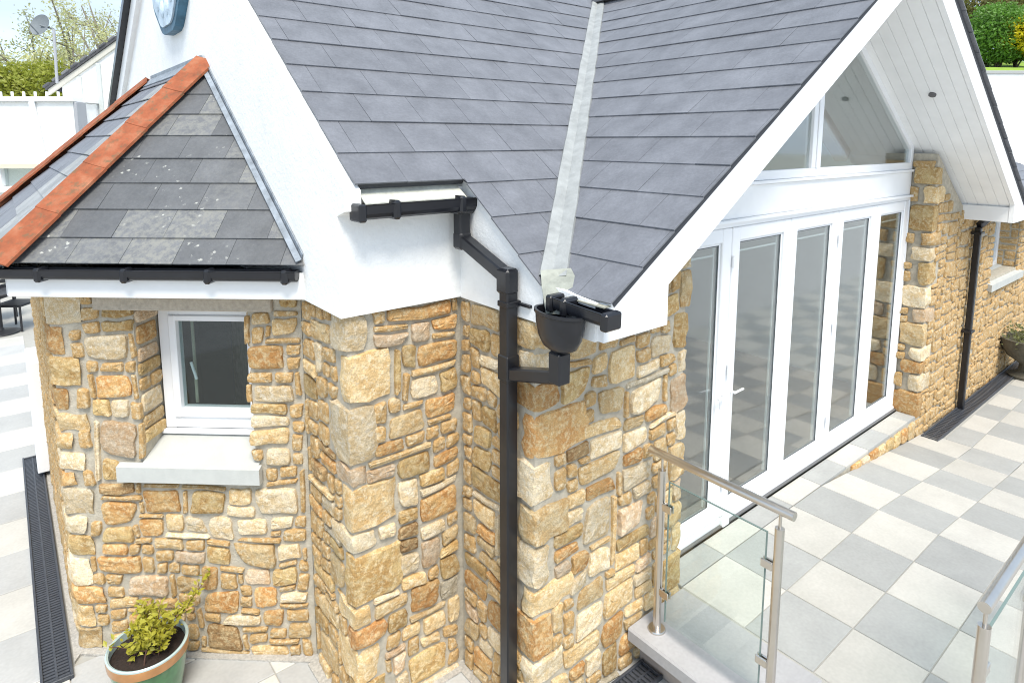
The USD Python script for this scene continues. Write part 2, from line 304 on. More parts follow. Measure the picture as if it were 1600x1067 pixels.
# ---- rubble
def rubble(W, H, seeds, blocked, cell=0.046, rng=rng, big=0.18, v0=0.0):
    nx, ny = max(1, round(W / cell)), max(1, round(H / cell)); cx, cy = W / nx, H / ny
    occ = np.zeros((nx, ny), bool); out = []
    def mark(u0, u1, w0, w1):
        a, b = int(np.clip(round(u0 / cx), 0, nx)), int(np.clip(round(u1 / cx), 0, nx)); c, d = int(np.clip(round((w0 - v0) / cy), 0, ny)), int(np.clip(round((w1 - v0) / cy), 0, ny))
        return a, b, c, d
    for q in blocked:
        a, b, c, d = mark(*q); occ[a:b, c:d] = True
    for q in seeds:
        a, b, c, d = mark(*q[:4]); b = max(b, a + 1); d = max(d, c + 1)
        if b > nx or d > ny or occ[a:b, c:d].any(): continue
        occ[a:b, c:d] = True; out.append((a * cx, b * cx, c * cy + v0, d * cy + v0, q[4]))
    kinds = ['buff'] * 31 + ['pale'] * 19 + ['orange'] * 16 + ['ochre'] * 18 + ['pink'] * 5 + ['brown'] * 7 + ['grey'] * 4
    tries = int(nx * ny * big / 10)
    for _ in range(tries):
        w, h = int(rng.integers(4, 8)), int(rng.integers(3, 5)); a, c = int(rng.integers(0, max(1, nx - w))), int(rng.integers(0, max(1, ny - h)))
        if occ[a:a + w, c:c + h].any() or a + w > nx or c + h > ny: continue
        occ[a:a + w, c:c + h] = True; out.append((a * cx, (a + w) * cx, c * cy + v0, (c + h) * cy + v0, kinds[int(rng.integers(0, 100))]))
    for c in range(ny):
        a = 0
        while a < nx:
            if occ[a, c]: a += 1; continue
            w, h = int(rng.choice([2, 3, 3, 4, 4, 5, 6])), int(rng.choice([1, 2, 2, 2, 3, 3]))
            if w <= 3 and h == 1: h = 2
            ww = 1
            while ww < w and a + ww < nx and not occ[a + ww, c]: ww += 1
            # do not leave a sliver of one cell
            if a + ww + 1 <= nx and (a + ww == nx - 1 or (a + ww + 1 < nx and not occ[a + ww, c] and occ[a + ww + 1, c])) and not occ[a + ww, c]: ww += 1
            hh = 1
            while hh < h and c + hh < ny and not occ[a:a + ww, c + hh].any(): hh += 1
            if ww == 1: hh = min(hh, 2)
            occ[a:a + ww, c:c + hh] = True
            if ww * hh == 1 and rng.random() < .25: a += 1; continue
            out.append((a * cx, (a + ww) * cx, c * cy + v0, (c + hh) * cy + v0, kinds[int(rng.integers(0, 100))])); a += ww
    # thin leftovers join a neighbour that shares their whole edge
    e = 1e-6; done = False
    while not done:
        done = True
        for i, q in enumerate(out):
            tall, wide = q[3] - q[2], q[1] - q[0]
            if min(tall / cy, wide / cx) > 1.3 or (tall / cy < 1.3 and 3.3 < wide / cx < 5.5 and (i * 7) % 10 < 4): continue
            for j, r in enumerate(out):
                if j == i: continue
                same_u, same_v = abs(q[0] - r[0]) < e and abs(q[1] - r[1]) < e, abs(q[2] - r[2]) < e and abs(q[3] - r[3]) < e
                if (same_u and (abs(q[2] - r[3]) < e or abs(q[3] - r[2]) < e) and r[3] - r[2] < 3.2 * cy) or (same_v and (abs(q[0] - r[1]) < e or abs(q[1] - r[0]) < e) and r[1] - r[0] < 5.5 * cx):
                    out[j] = (min(q[0], r[0]), max(q[1], r[1]), min(q[2], r[2]), max(q[3], r[3]), r[4]); out.pop(i); done = False; break
            if not done: break
    return out
def stone_shape(u0, u1, w0, w1, rng, joint=0.0065, proud=None):
    w, h = u1 - u0 - 2 * joint, w1 - w0 - 2 * joint
    w, h = max(w, .018), max(h, .018)
    area = w * h; m = min(w, h)
    co = np.array([(-1, -1), (1, -1), (1, 1), (-1, 1)], float) * [w / 2, h / 2]
    for k in range(4):
        co[k] *= 1 - np.array([rng.uniform(0, .12), rng.uniform(0, .20)]) * (rng.random() < .8)
    if rng.random() < .22: co[int(rng.integers(0, 4))] *= [rng.uniform(.62, .85), rng.uniform(.75, .95)]
    pts = []
    for k in range(4):
        p, a, b = co[k], co[k - 1], co[(k + 1) % 4]
        c = m * rng.uniform(.10, .36)
        da, db = (a - p) / np.linalg.norm(a - p), (b - p) / np.linalg.norm(b - p)
        pts += [p + da * c, p + (da + db) * c * .22, p + db * c * rng.uniform(.7, 1.3)]
        mid = (p + b) / 2; pts.append(mid + (mid / (np.linalg.norm(mid) + 1e-9)) * m * rng.uniform(-.05, .035))
    XY = np.array(pts); N = len(XY); X, Y = XY[:, 0], XY[:, 1]
    d = rng.uniform(.006, .015) if proud is None else proud
    tilt = rng.normal(0, .035, 2)
    def ring(s, dep, jit):
        ins = m * .5 * (1 - s)
        k = np.stack([X * (1 - 2 * ins / w), Y * (1 - 2 * ins / h)], -1)
        return np.column_stack([k[:, 0], np.full(N, dep) + k @ tilt * (dep > 0) + rng.normal(0, jit, N), k[:, 1]])
    rings = [ring(1.0, -.019, 0), ring(.985, d * .55, .0012), ring(.88, d * .95, .0018), ring(.45, d + .002, .0028)]
    if area > .03: rings.insert(3, ring(.7, d + .002, .0035))
    V = np.vstack(rings + [np.array([[0, d + .003, 0]])]); F = []
    for i in range(len(rings) - 1):
        for j in range(N):
            k = (j + 1) % N; F += [(i * N + j, i * N + k, (i + 1) * N + k), (i * N + j, (i + 1) * N + k, (i + 1) * N + j)]
    c = len(V) - 1; i = len(rings) - 1
    for j in range(N): F.append((i * N + j, i * N + (j + 1) % N, c))
    V[:, 0] += (u0 + u1) / 2; V[:, 2] += (w0 + w1) / 2
    return V, np.array(F)
PENDING = []          # (part path, mesh, kind, size in the picture)
def seen(v):
    q = v - CAM; z = q @ fw
    if (z < .3).any(): return 0.0
    x, y = 800 + FPX * (q @ rt) / z, 354.5 + FPX * (q @ dn) / z
    if x.max() < 0 or x.min() > 1600 or y.max() < 0 or y.min() > 1067: return 0.0
    return float((x.max() - x.min()) * (y.max() - y.min()))
def lay(wall, O, U, N, stones, warp=.017, rng=rng, keep=None):
    O, U, N = np.array(O, float), np.array(U, float), np.array(N, float)
    for (u0, u1, w0, w1, k) in stones:
        if keep is not None and not keep(u0, u1, w0, w1): continue
        V, F = stone_shape(u0, u1, w0, w1, rng)
        # one smooth warp of the whole face keeps the joints even
        q = np.column_stack([V[:, 0] * 3.1 + O[0] * 7, V[:, 2] * 3.1, np.full(len(V), 1.7)])
        V[:, 0] += (meshkit.noise(q, 3) - .5) * 2 * warp + (meshkit.noise(q * 2.9, 13) - .5) * 1.5 * warp; V[:, 2] += (meshkit.noise(q + 11.3, 4) - .5) * 2 * warp + (meshkit.noise(q * 2.9 + 5, 14) - .5) * 1.5 * warp
        P = O + V[:, :1] * U + V[:, 1:2] * N + V[:, 2:] * np.array([0, 0, 1.0])
        if np.dot(np.cross(U, N), [0, 0, 1]) > 0: F = F[:, ::-1]
        facing = np.dot(CAM - P.mean(0), N) / np.linalg.norm(CAM - P.mean(0))
        PENDING.append((wall, (P, F), k, seen(P) * (1 if facing > 0.02 else .05)))
def quoins(wall, C, dA, dB, levels, rng=rng, jit=.02):
    """corner stones: C the corner (x,y); dA, dB unit vectors along the two faces (away from the corner); levels: (z0,z1,lenA,lenB,kind)"""
    dA, dB = np.array([*dA, 0.0]), np.array([*dB, 0.0])
    for (z0, z1, a, b, k) in levels:
        j = .007; pr = rng.uniform(.006, .018); a *= rng.uniform(.8, 1.2); b *= rng.uniform(.8, 1.1)
        s = trimesh.creation.box(extents=(1, 1, 1)); s = s.subdivide().subdivide()
        v = s.vertices.copy() * 2
        v = np.sign(v) * np.abs(v)
        # rounded: push towards a superquadric
        rr = (np.abs(v) ** 9).sum(1) ** (1 / 9); v = v / rr[:, None]
        t = (v + 1) / 2
        A0, A1, Z0, Z1 = -pr, a - j, z0 + j, z1 - j; B_1 = b - j
        ca = A0 + t[:, 0] * (A1 - A0); cb = -pr + t[:, 1] * (B_1 + pr); cz = Z0 + t[:, 2] * (Z1 - Z0)
        P = np.array([C[0], C[1], 0]) + ca[:, None] * dA + cb[:, None] * dB + cz[:, None] * np.array([0, 0, 1.0])
        P += (np.stack([meshkit.noise(P * 14 + 5.5 * i + z0, i) for i in range(3)], -1) - .5) * .036
        F = np.array(s.faces)
        if np.dot(np.cross(dA, dB), [0, 0, 1]) < 0: F = F[:, ::-1]
        PENDING.append((wall, (P, F), k, seen(P)))
def uv_of(px, O, U, N):
    x0, y0, x1, y1 = px
    c = [shotplane(x, y, O, N) - np.array(O) for x, y in ((x0, y0), (x1, y0), (x1, y1), (x0, y1))]
    u = [float(q @ np.array(U)) for q in c]; z = [float(q[2]) for q in c]
    return min((u[0] + u[3]) / 2, (u[1] + u[2]) / 2), max((u[0] + u[3]) / 2, (u[1] + u[2]) / 2), (z[2] + z[3]) / 2, (z[0] + z[1]) / 2
def seeds_for(lst, O, U, N, pad=.006):
    out = []
    for (x0, y0, x1, y1, k) in lst:
        a, b, c, d = uv_of((x0, y0, x1, y1), O, U, N); out.append((a - pad, b + pad, c - pad, d + pad, k))
    return out

K = dict(p='pale', b='buff', o='orange', c='ochre', n='brown', k='pink', r='red', g='grey')
def S(t): return [(*[int(q) for q in r.split()[:4]], K[r.split()[4]]) for r in t.strip().split(',')]
FACET = S('''64 486 113 521 k,118 488 162 516 b,136 519 202 557 p,89 522 128 534 p,85 537 128 557 o,105 563 151 578 b,156 560 194 580 p,77 563 108 593 k,113 581 139 596 c,148 586 210 622 o,82 598 135 622 o,87 631 128 650 n,131 627 169 652 o,174 627 199 650 p,90 657 148 680 o,158 655 212 708 k,94 462 143 481 p,
103 717 132 734 k,134 712 179 729 c,105 736 151 755 p,103 757 148 772 p,157 729 179 752 c,151 757 213 770 n,105 777 138 813 k,141 774 200 808 b,224 765 284 805 o,296 772 356 803 c,396 757 466 808 p,361 789 396 807 p,112 817 158 848 n,160 826 210 846 c,217 810 256 843 o,292 807 325 832 p,325 808 368 844 p,371 812 418 832 p,421 815 456 829 p,
119 851 241 886 p,273 862 320 880 k,359 851 427 886 b,432 851 472 872 p,129 911 189 934 o,200 903 265 930 k,341 889 373 915 b,380 889 420 913 k,423 889 458 913 c,316 924 378 956 o,392 918 439 951 o,441 920 475 939 p,422 496 460 527 b,386 536 440 572 o,394 599 462 632 p,406 666 466 725 b,388 504 413 531 p,410 727 437 747 o,438 727 465 747 o,389 577 420 594 p,424 577 462 594 c,128 940 170 956 p,176 940 210 954 p,240 757 282 764 c,240 885 265 899 o''')
MAIN = S('''528 489 590 513 b,598 473 697 498 o,640 498 675 527 k,678 494 708 509 o,678 510 708 524 o,657 529 714 558 o,582 569 613 602 c,616 558 663 598 k,689 554 718 603 o,647 588 683 622 p,589 606 650 651 o,661 609 714 640 o,610 643 666 673 b,670 643 706 662 n,629 668 667 690 p,641 674 695 708 n,675 699 719 720 o,623 714 673 736 c,
663 761 719 807 o,593 746 637 769 p,596 852 643 887 b,654 835 688 878 k,614 875 650 896 k,670 860 716 893 c,634 905 688 948 o,599 936 628 971 p,596 957 670 997 c,571 1019 645 1055 o,663 990 690 1010 b,690 845 718 860 c,660 740 700 757 p''')
WING = S('''811 517 860 555 p,865 564 927 600 p,811 574 864 611 o,952 542 995 594 b,927 553 950 589 b,1034 536 1054 589 b,1000 560 1030 585 p,
892 664 942 700 p,904 716 970 752 b,922 684 968 714 p,864 682 888 740 o,890 702 922 716 n,912 782 956 844 p,858 806 910 850 c,972 788 1004 824 k,992 776 1020 796 n,876 906 914 938 n,950 916 992 956 b,974 672 1008 700 p,930 610 976 650 b,984 600 1034 640 p,1008 640 1044 690 b,976 720 1020 760 p,928 760 966 780 o,960 850 1000 880 b,920 860 948 900 p,888 850 916 880 o,900 950 940 985 p,946 970 976 1000 o''')

# ---- wall cores, one part for each stone wall face, with the stones as its pieces
bay_in = []
core = lambda poly, z0, z1: prism(poly, z0, z1)
wall_main = part(house, 'stone_wall', core([(XG + .010, YM + .010), (XS + .3, YM + .010), (XS + .3, YM + .3), (XG + .010, YM + .3)], -.3, ZS), MORTAR)
wall_return = part(house, 'stone_wall', core([(XG + .010, YM + .3), (XG + .28, YM + .3), (XG + .28, 9.7), (XG + .010, 9.7)], -.3, ZS), MORTAR)
wall_side = part(house, 'stone_wall', core([(XS + .010, YW + .010), (XS + .28, YW + .010), (XS + .28, YM + .006), (XS + .010, YM + .010)], -.3, ZS), MORTAR)
wall_wing = part(house, 'stone_wall', core([(XS + .28, YW + .010), (3.31, YW + .010), (3.31, YW + .3), (XS + .28, YW + .3)], -.3, 2.75), MORTAR)
# bay: canted face is built as pieces around the window opening
OU0, OU1, OZ0, OZ1 = .535, 1.235, 1.40, 2.285
tfc = frame(B1, UC, NC)
def cb(u0, u1, b0, b1, z0, z1, c=0.0): return tfc(cbox((u0, b0, z0), (u1, b1, z1), c))
ins = .010
wall_bay = part(house, 'stone_wall', cat(cb(.004, OU0 - .006, -.26, -ins, -.3, 2.46), cb(OU1 + .006, LC - .002, -.26, -ins, -.3, 2.46), cb(OU0 - .006, OU1 + .006, -.26, -ins, -.3, 1.20), cb(OU0 - .006, OU1 + .006, -.26, -ins, OZ1 + .02, 2.46)), MORTAR)
wall_long = part(house, 'stone_wall', core([(B1[0] + .010, B1[1] + .008), (B1[0] + .27, B1[1] + .1), (B1[0] + .27, YB2 - .1), (B1[0] + .010, YB2)], -.3, 2.46), MORTAR)
BX = B1[0]
wall_far = part(house, 'stone_wall', core([(BX + .01, YB2 + .002), (BX + .25, YB2 - .1), (XG, YB2 + .9), (XG, YB2 + 1.04)], -.3, 2.46), MORTAR)
# right hand pier and long wall beyond it
WX0, WX1, WZ0, WZ1 = 9.88, 11.2, 1.50, 2.32
wall_right = part(house, 'stone_wall', cat(core([(7.626, YW + .010), (WX0, YW + .010), (WX0, YW + .34), (7.626, YW + .34)], -.3, 2.56), core([(WX0, YW + .010), (WX1, YW + .010), (WX1, YW + .34), (WX0, YW + .34)], -.3, WZ0),
                   core([(WX0, YW + .010), (WX1, YW + .010), (WX1, YW + .34), (WX0, YW + .34)], WZ1, 2.56), core([(WX1, YW + .010), (14.5, YW + .010), (14.5, YW + .34), (WX1, YW + .34)], -.3, 2.56),
                   prism_xz([(7.626, 2.56), (8.56, 2.56), (8.2, 2.78), (7.626, 3.16)], YW + .010, YW + .30)), MORTAR)

# corner stones
main_q = [(0.0, .12, .13, .26, 'buff'), (.12, .25, .22, .12, 'ochre'), (.25, .47, .17, .24, 'buff'), (.47, .60, .20, .12, 'red'), (.60, .73, .10, .3, 'buff'), (.73, 1.04, .29, .13, 'ochre'), (1.04, 1.17, .14, .28, 'pale'), (1.17, 1.44, .27, .13, 'buff'), (1.44, 1.56, .10, .2, 'pink'), (1.56, 1.90, .15, .30, 'pale'), (1.90, 2.19, .29, .12, 'buff'), (2.19, 2.40, .12, .2, 'pale')]
quoins(wall_main, (XG, YM), (1, 0), (0, 1), main_q)
wing_q = [(0.0, .16, .2, .12, 'orange'), (.16, .30, .13, .28, 'buff'), (.30, .47, .24, .1, 'pale'), (.47, .73, .16, .2, 'orange'), (.73, .90, .26, .12, 'buff'), (.90, 1.15, .13, .26, 'pale'), (1.15, 1.37, .25, .14, 'buff'), (1.37, 1.62, .16, .24, 'pale'), (1.62, 1.90, .36, .13, 'orange'), (1.90, 2.06, .18, .26, 'orange'), (2.06, 2.22, .20, .12, 'pale'), (2.22, 2.40, .14, .2, 'buff')]
quoins(wall_wing, (XS, YW), (1, 0), (0, 1), wing_q)
bay_q = []
zz = 0.0; kk = ['buff', 'pale', 'orange', 'ochre', 'pink', 'pale', 'buff']; i = 0
bay_a = (-UC)[:2]
while zz < 2.32:
    h = float(rng.choice([.10, .13, .16, .2])); h = min(h, 2.42 - zz)
    bay_q.append((zz, zz + h, .11 if i % 2 else .2, .24 if i % 2 else .12, kk[int(rng.integers(0, 7))])); zz += h; i += 1
quoins(wall_long, tuple(B1[:2]), tuple(UC[:2]), (0, 1), bay_q)
def edge_q(C, dA, dB, z0, z1, lo=.10, hi=.24, hs=(.12, .16, .2, .26), wall=None, dep=.25):
    out, z, i = [], z0, 0
    while z < z1 - .05:
        h = min(float(rng.choice(hs)), z1 - z); out.append((z, z + h, hi if i % 2 else lo, dep if i % 2 == 0 else dep * .55, kk[int(rng.integers(0, 7))])); z += h; i += 1
    quoins(wall, C, dA, dB, out); return out
wend_q = edge_q((3.33, YW), (-1, 0), (0, 1), 0.2, 2.6, lo=.09, hi=.17, wall=wall_wing, dep=.22)
pier_q = edge_q((7.60, YW), (1, 0), (0, 1), 0.25, 3.05, lo=.16, hi=.30, hs=(.16, .2, .26, .3), wall=wall_right, dep=.235)

# faces
def blk(qs, W, right=False, which=0):
    o = []
    for q in qs:
        l = q[2 + which]; o.append((W - l, W, q[0], q[1]) if right else (0, l, q[0], q[1]))
    return o
O_M = (XG, YM, 0); U_M = (1, 0, 0); N_M = (0, -1, 0)
lay(wall_main, O_M, U_M, N_M, rubble(XS - XG - .02, 2.40, seeds_for(MAIN, O_M, U_M, N_M), blk(main_q, 1), big=.1))
O_G = (XG, YM, 0); U_G = (0, 1, 0); N_G = (-1, 0, 0)
LG = 3.63 - YM - .02
lay(wall_return, O_G, U_G, N_G, rubble(LG, 2.40, [], blk(main_q, LG, which=1), big=.3))
O_S = (XS, YW, 0)
lay(wall_side, O_S, U_G, N_G, rubble(YM - YW - .02, 2.40, [], blk(wing_q, 1, which=1), big=.25))
O_W = (XS, YW, 0); LW = 3.33 - XS
lay(wall_wing, O_W, U_M, N_M, rubble(LW, 2.55, seeds_for(WING, O_W, U_M, N_M), blk(wing_q, LW) + blk(wend_q, LW, right=True), big=.12))
O_C = tuple(B1)
win_hole = [(OU0, OU1, 1.19, 2.29), (.38, 1.30, 1.19, 1.325), (.29, 1.41, 2.285, 2.42)]
lay(wall_bay, O_C, tuple(UC), tuple(NC), rubble(LC - .02, 2.43, seeds_for(FACET, O_C, tuple(UC), tuple(NC)), blk(bay_q, LC) + win_hole, cell=.042, big=.1))
# the stones of the window's reveals
for (uu, du) in ((OU0, 1), (OU1, -1)):
    o = B1 + UC * (uu - .0) + NC * (-.235); 
    lay(wall_bay, o, tuple(NC), tuple(UC * du), rubble(.225, OZ1 - 1.41, [], [], cell=.05, v0=1.41, big=0), warp=.004)
O_L = (BX, B1[1], 0); LL = YB2 - B1[1]
lay(wall_long, O_L, U_G, N_G, rubble(LL, 2.43, [], blk(bay_q, LL, which=1), big=.2))
O_R = (7.60, YW, 0)
def right_ok(u0, u1, w0, w1):
    x0, x1 = 7.60 + u0, 7.60 + u1
    if w1 > 2.5 and (x1 > 8.5 or w1 > 3.10 - .666 * (x1 - 7.62)): return False
    return True
lay(wall_right, O_R, U_M, N_M, rubble(5.6, 3.1, [], blk(pier_q, 5.6) + [(WX0 - 7.6, WX1 - 7.6, WZ0 - .12, WZ1), (.95, 5.6, 2.5, 3.1)], big=.25), keep=right_ok)
lay(wall_right, (7.60, YW + .245, 0), (0, -1, 0), (-1, 0, 0), rubble(.235, 2.85, [], [(.0, .245, q[0] - .25, q[1] - .25) for q in []] + blk(pier_q, .235, right=True, which=1), v0=.25, big=0), warp=.004)
lay(wall_right, (WX1, YW + .02, 0), (0, 1, 0), (-1, 0, 0), rubble(.25, WZ1 - WZ0, [], [], v0=WZ0, big=0), warp=.004)

PENDING.sort(key=lambda t: -t[3])
LEFT = []
for i, (w, m, k, s) in enumerate(PENDING):
    if i < 300 and s > 0: part(w, 'stone', m, SM[k], smooth=40)
    else: LEFT.append(m)
part(house, 'small_stones', cat(*LEFT), SM_STUFF, smooth=True, kind='stuff')

# ---- white render above the stone
vz = lambda y: 3.095 + .755 * (y - 2.93)          # left verge of the main roof
fz = lambda y: 4.795 - .58 * (y - 7.98)
YA = 6.41
RX = 1.283
gable = part(house, 'rendered_gable', prism_yz([(2.965, ZS), (9.9, ZS), (9.9, fz(9.9)), (YA, vz(YA)), (2.875, vz(2.875)), (2.875, 2.955), (2.965, 2.925)], RX, 1.372), RENDER)
part(house, 'rendered_wall', prism_xz([(1.372, ZS), (XS - .008, ZS), (XS - .008, 3.06), (1.372, 3.06)], 2.965, 3.2), RENDER)
part(house, 'rendered_wall', prism_yz([(1.90, ZS - .004), (2.965, ZS - .004), (2.965, 3.08), (2.90, 3.07), (2.30, 2.615), (1.90, 2.575)], XS - .012, XS + .05), RENDER)
part(house, 'back_wall', cat(cbox((1.372, 9.7, 0), (14.5, 9.9, 3.4), 0), cbox((14.3, 2.35, 0), (14.5, 9.7, 2.6), 0)), RENDER)
# far verge: black barge board with white strip
def rake(y0, z0, y1, z1, x0, x1, d, off=0):
    return prism_yz([(y0, z0 + off), (y1, z1 + off), (y1, z1 + off - d), (y0, z0 + off - d)], x0, x1)
part(house, 'barge_board', rake(YA + .1, fz(YA + .1), 9.98, fz(9.98), 1.17, RX + .002, .10, .06), BLACKP, label='black barge board on the far verge')
part(house, 'barge_board', rake(YA + .1, fz(YA + .1), 9.9, fz(9.9), 1.235, RX + .004, .22, -.045), WPAINT)

# ---- roofs
R1 = dict(o=np.array([1.36, 2.88, 3.075]), u=np.array([1.0, 0, 0]), s=np.array([0, 1, .755]) / math.hypot(1, .755))
R2 = dict(o=np.array([2.045, 1.83, 2.578]), u=np.array([0, 1.0, 0]), s=np.array([1, 0, .655]) / math.hypot(1, .655))
R3 = dict(o=np.array([9.015, 1.83, 2.578]), u=np.array([0, 1.0, 0]), s=np.array([-1, 0, .655]) / math.hypot(1, .655))
def zr1(y): return 3.075 + .755 * (y - 2.88)
def zr2(x): return 2.578 + .655 * (x - 2.045)
def vy(x): return 2.88 + (zr2(x) - 3.075) / .755      # valley: y at x
XR = 5.53
def to_us(R, pts):
    """plan points (x,y) -> roof coordinates (along eave, up slope)"""
    out = []
    hs = math.hypot(R['s'][0], R['s'][1])
    for x, y in pts:
        d = np.array([x, y]) - R['o'][:2]; out.append((float(d @ R['u'][:2]), float(d @ R['s'][:2]) / hs / hs * 1.0))
    return out
def slates(parent, R, region, gauge, width, mat, smin, smax, start=0.0, tail=.008, gap=.0025, rng=rng, jitter=.0):
    n = np.cross(R['u'], R['s']); n = n if n[2] > 0 else -n
    reg = Polygon(region).buffer(0); x0, _, x1, _ = reg.bounds; out = []
    k = 0; s = smin
    while s < smax - .02:
        s1 = s + gauge; off = (k % 2) * .5 * width + start + rng.uniform(-.02, .02)
        a = x0 - width + (off % width)
        while a < x1:
            q = sbox(a + gap / 2, s, a + width - gap / 2, s1 + .0005).intersection(reg)
            a += width
            if q.is_empty or q.area < .0012: continue
            for g in getattr(q, 'geoms', [q]):
                if g.geom_type != 'Polygon' or g.area < .0012: continue
                c = np.array(g.exterior.coords)[:-1]
                if Polygon(c).exterior.is_ccw is False: c = c[::-1]
                m = len(c); lift = rng.uniform(-.0015, .002)
                h = .006 + (tail + lift) * (1 - (c[:, 1] - s) / gauge)
                T = R['o'] + c[:, :1] * R['u'] + c[:, 1:] * R['s'] + h[:, None] * n
                Bt = R['o'] + c[:, :1] * R['u'] + c[:, 1:] * R['s'] + (h - .008 if True else 0)[:, None] * n
                V = np.vstack([T, Bt]); F = []
                for j in range(1, m - 1): F += [(0, j, j + 1), (m, m + j + 1, m + j)]
                for j in range(m):
                    jj = (j + 1) % m; F += [(j, m + j, m + jj), (j, m + jj, jj)]
                F = np.array(F)
                if np.dot(np.cross(R['u'], R['s']), n) < 0: F = F[:, ::-1]
                out.append((parent, (V, F), mat, seen(V)))
        s = s1; k += 1
    return out
def deck(R, region, t=.05, up=.0):
    n = np.cross(R['u'], R['s']); sgn = 1
    if n[2] < 0: n = -n
    region = list(Polygon(region).buffer(-.03, join_style=2).exterior.coords)[:-1]
    v, f = prism(region, -t, up)
    P = R['o'] + v[:, :1] * R['u'] + v[:, 1:2] * R['s'] + v[:, 2:] * n
    if np.dot(np.cross(R['u'], R['s']), n) < 0: f = f[:, ::-1]
    return P, f
PS = []
# main roof
xv = [2.115, XR]
reg1 = [(1.345, 2.885), (1.995, 2.885), (1.995, 2.245), (2.02, 2.235), (xv[0], vy(xv[0])), (xv[1], vy(xv[1])), (12.0, vy(XR)), (12.0, YA), (1.345, YA)]
r1 = to_us(R1, reg1)
roof_main = part(house, 'main_roof', deck(R1, r1), DECK)
G1 = .279
PS += slates(roof_main, R1, r1, G1, .345, SLATE, -3 * G1 - .026, 4.5, start=.12)
roof_back = part(house, 'main_roof', deck(dict(o=np.array([1.345, YA, vz(YA) - .03]), u=np.array([1.0, 0, 0]), s=np.array([0, 1, -.58]) / math.hypot(1, .58)), [(0, 0), (10.6, 0), (10.6, 4.2), (0, 4.2)]), SLATE)
# wing roof
reg2 = [(2.045, 1.826), (XR, 1.826), (XR, vy(XR)), (2.115, vy(2.115)), (2.045, 2.24)]
r2 = to_us(R2, reg2)
roof_wing = part(house, 'wing_roof', deck(R2, r2), DECK)
G2 = .272
PS += slates(roof_wing, R2, r2, G2, .40, SLATE, -.02, 4.3, start=.2)
reg3 = [(9.015, 1.826), (XR, 1.826), (XR, vy(XR)), (9.015, vy(XR))]
r3 = to_us(R3, reg3)
roof_wing2 = part(house, 'wing_roof', deck(R3, r3), DECK)
PS += slates(roof_wing2, R3, r3, .272, .40, SLATE, -.02, 4.3, start=.1)
part(house, 'ridge_cap', bar((XR, 1.826, zr2(XR) + .02), (XR, vy(XR), zr2(XR) + .02), .22, .05), SLATE)
# low roof over the far right hand wall
R4 = dict(o=np.array([9.06, 2.12, 2.50]), u=np.array([1.0, 0, 0]), s=np.array([0, 1, .36]) / math.hypot(1, .36))
r4 = [(0, 0), (5.5, 0), (5.5, 2.6), (0, 2.6)]
roof_low = part(house, 'low_roof', deck(R4, r4), DECK)
PS += slates(roof_low, R4, r4, .27, .4, SLATE, 0, 2.6)
# bay roof
EC0 = np.array([-.05, 4.60, 2.60]); EC1 = np.array([1.264, 3.44, 2.605]); ET = np.array([XG - .03, 5.33, 3.89])
u3 = EC1 - EC0; u3[2] = 0; u3 /= np.linalg.norm(u3)
n3 = np.cross(EC1 - EC0, ET - EC0); n3 = n3 if n3[2] > 0 else -n3; n3 /= np.linalg.norm(n3)
s3 = np.cross(n3, u3); s3 = s3 if s3[2] > 0 else -s3
RB = dict(o=EC0, u=u3, s=s3)
def us(R, P): d = np.array(P) - R['o']; return (float(d @ R['u']), float(d @ R['s']))
gx = RX - .004
def on_g(R, z):     # point of the plane on the gable wall at height z
    n = np.cross(R['u'], R['s']); y = R['o'][1] - (n[0] * (gx - R['o'][0]) + n[2] * (z - R['o'][2])) / n[1]; return np.array([gx, y, z])
rb = [us(RB, EC0), us(RB, on_g(RB, 2.60)), us(RB, on_g(RB, 3.885))]
roof_bay = part(house, 'bay_roof', deck(RB, rb, t=.03), DECK)
SB = rb[2][1]
GB = SB / 8.6
PS += slates(roof_bay, RB, rb, GB, .31, SLATE_OLD, -.035, SB, start=.1, tail=.009)
FC0 = np.array([-.05, 8.14, 2.60])
Rm = dict(o=FC0, u=np.array([0, -1.0, 0]), s=np.array([gx + .05, 0, 1.29]) / math.hypot(gx + .05, 1.29))
rm = [(0, 0), (FC0[1] - EC0[1], 0), us(Rm, (gx, 5.33, 3.885)), us(Rm, (gx, 7.42, 3.885))]
roof_bay2 = part(house, 'bay_roof', deck(Rm, rm, t=.03), DECK)
SMX = us(Rm, (gx, 5.33, 3.885))[1]
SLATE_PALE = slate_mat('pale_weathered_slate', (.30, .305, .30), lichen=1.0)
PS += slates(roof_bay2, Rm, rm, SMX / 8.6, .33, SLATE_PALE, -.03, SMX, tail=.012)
part(house, 'bay_roof', (np.array([FC0, [gx, 9.3, 2.6], [gx, 7.42, 3.885], FC0 - [0, 0, .03], [gx, 9.3, 2.57], [gx, 7.42, 3.855]]), np.array([(0, 2, 1), (3, 4, 5), (0, 1, 4), (0, 4, 3), (1, 2, 5), (1, 5, 4), (0, 5, 2), (0, 3, 5)])), SLATE_OLD)
PS.sort(key=lambda t: -t[3])
LS = []
for i, (w, m, mt, s) in enumerate(PS):
    if i < 300 and s > 0: part(w, 'slate', m, mt)
    else: LS.append(m)
if LS: part(house, 'remaining_slates', cat(*LS), SLATE, kind='stuff')

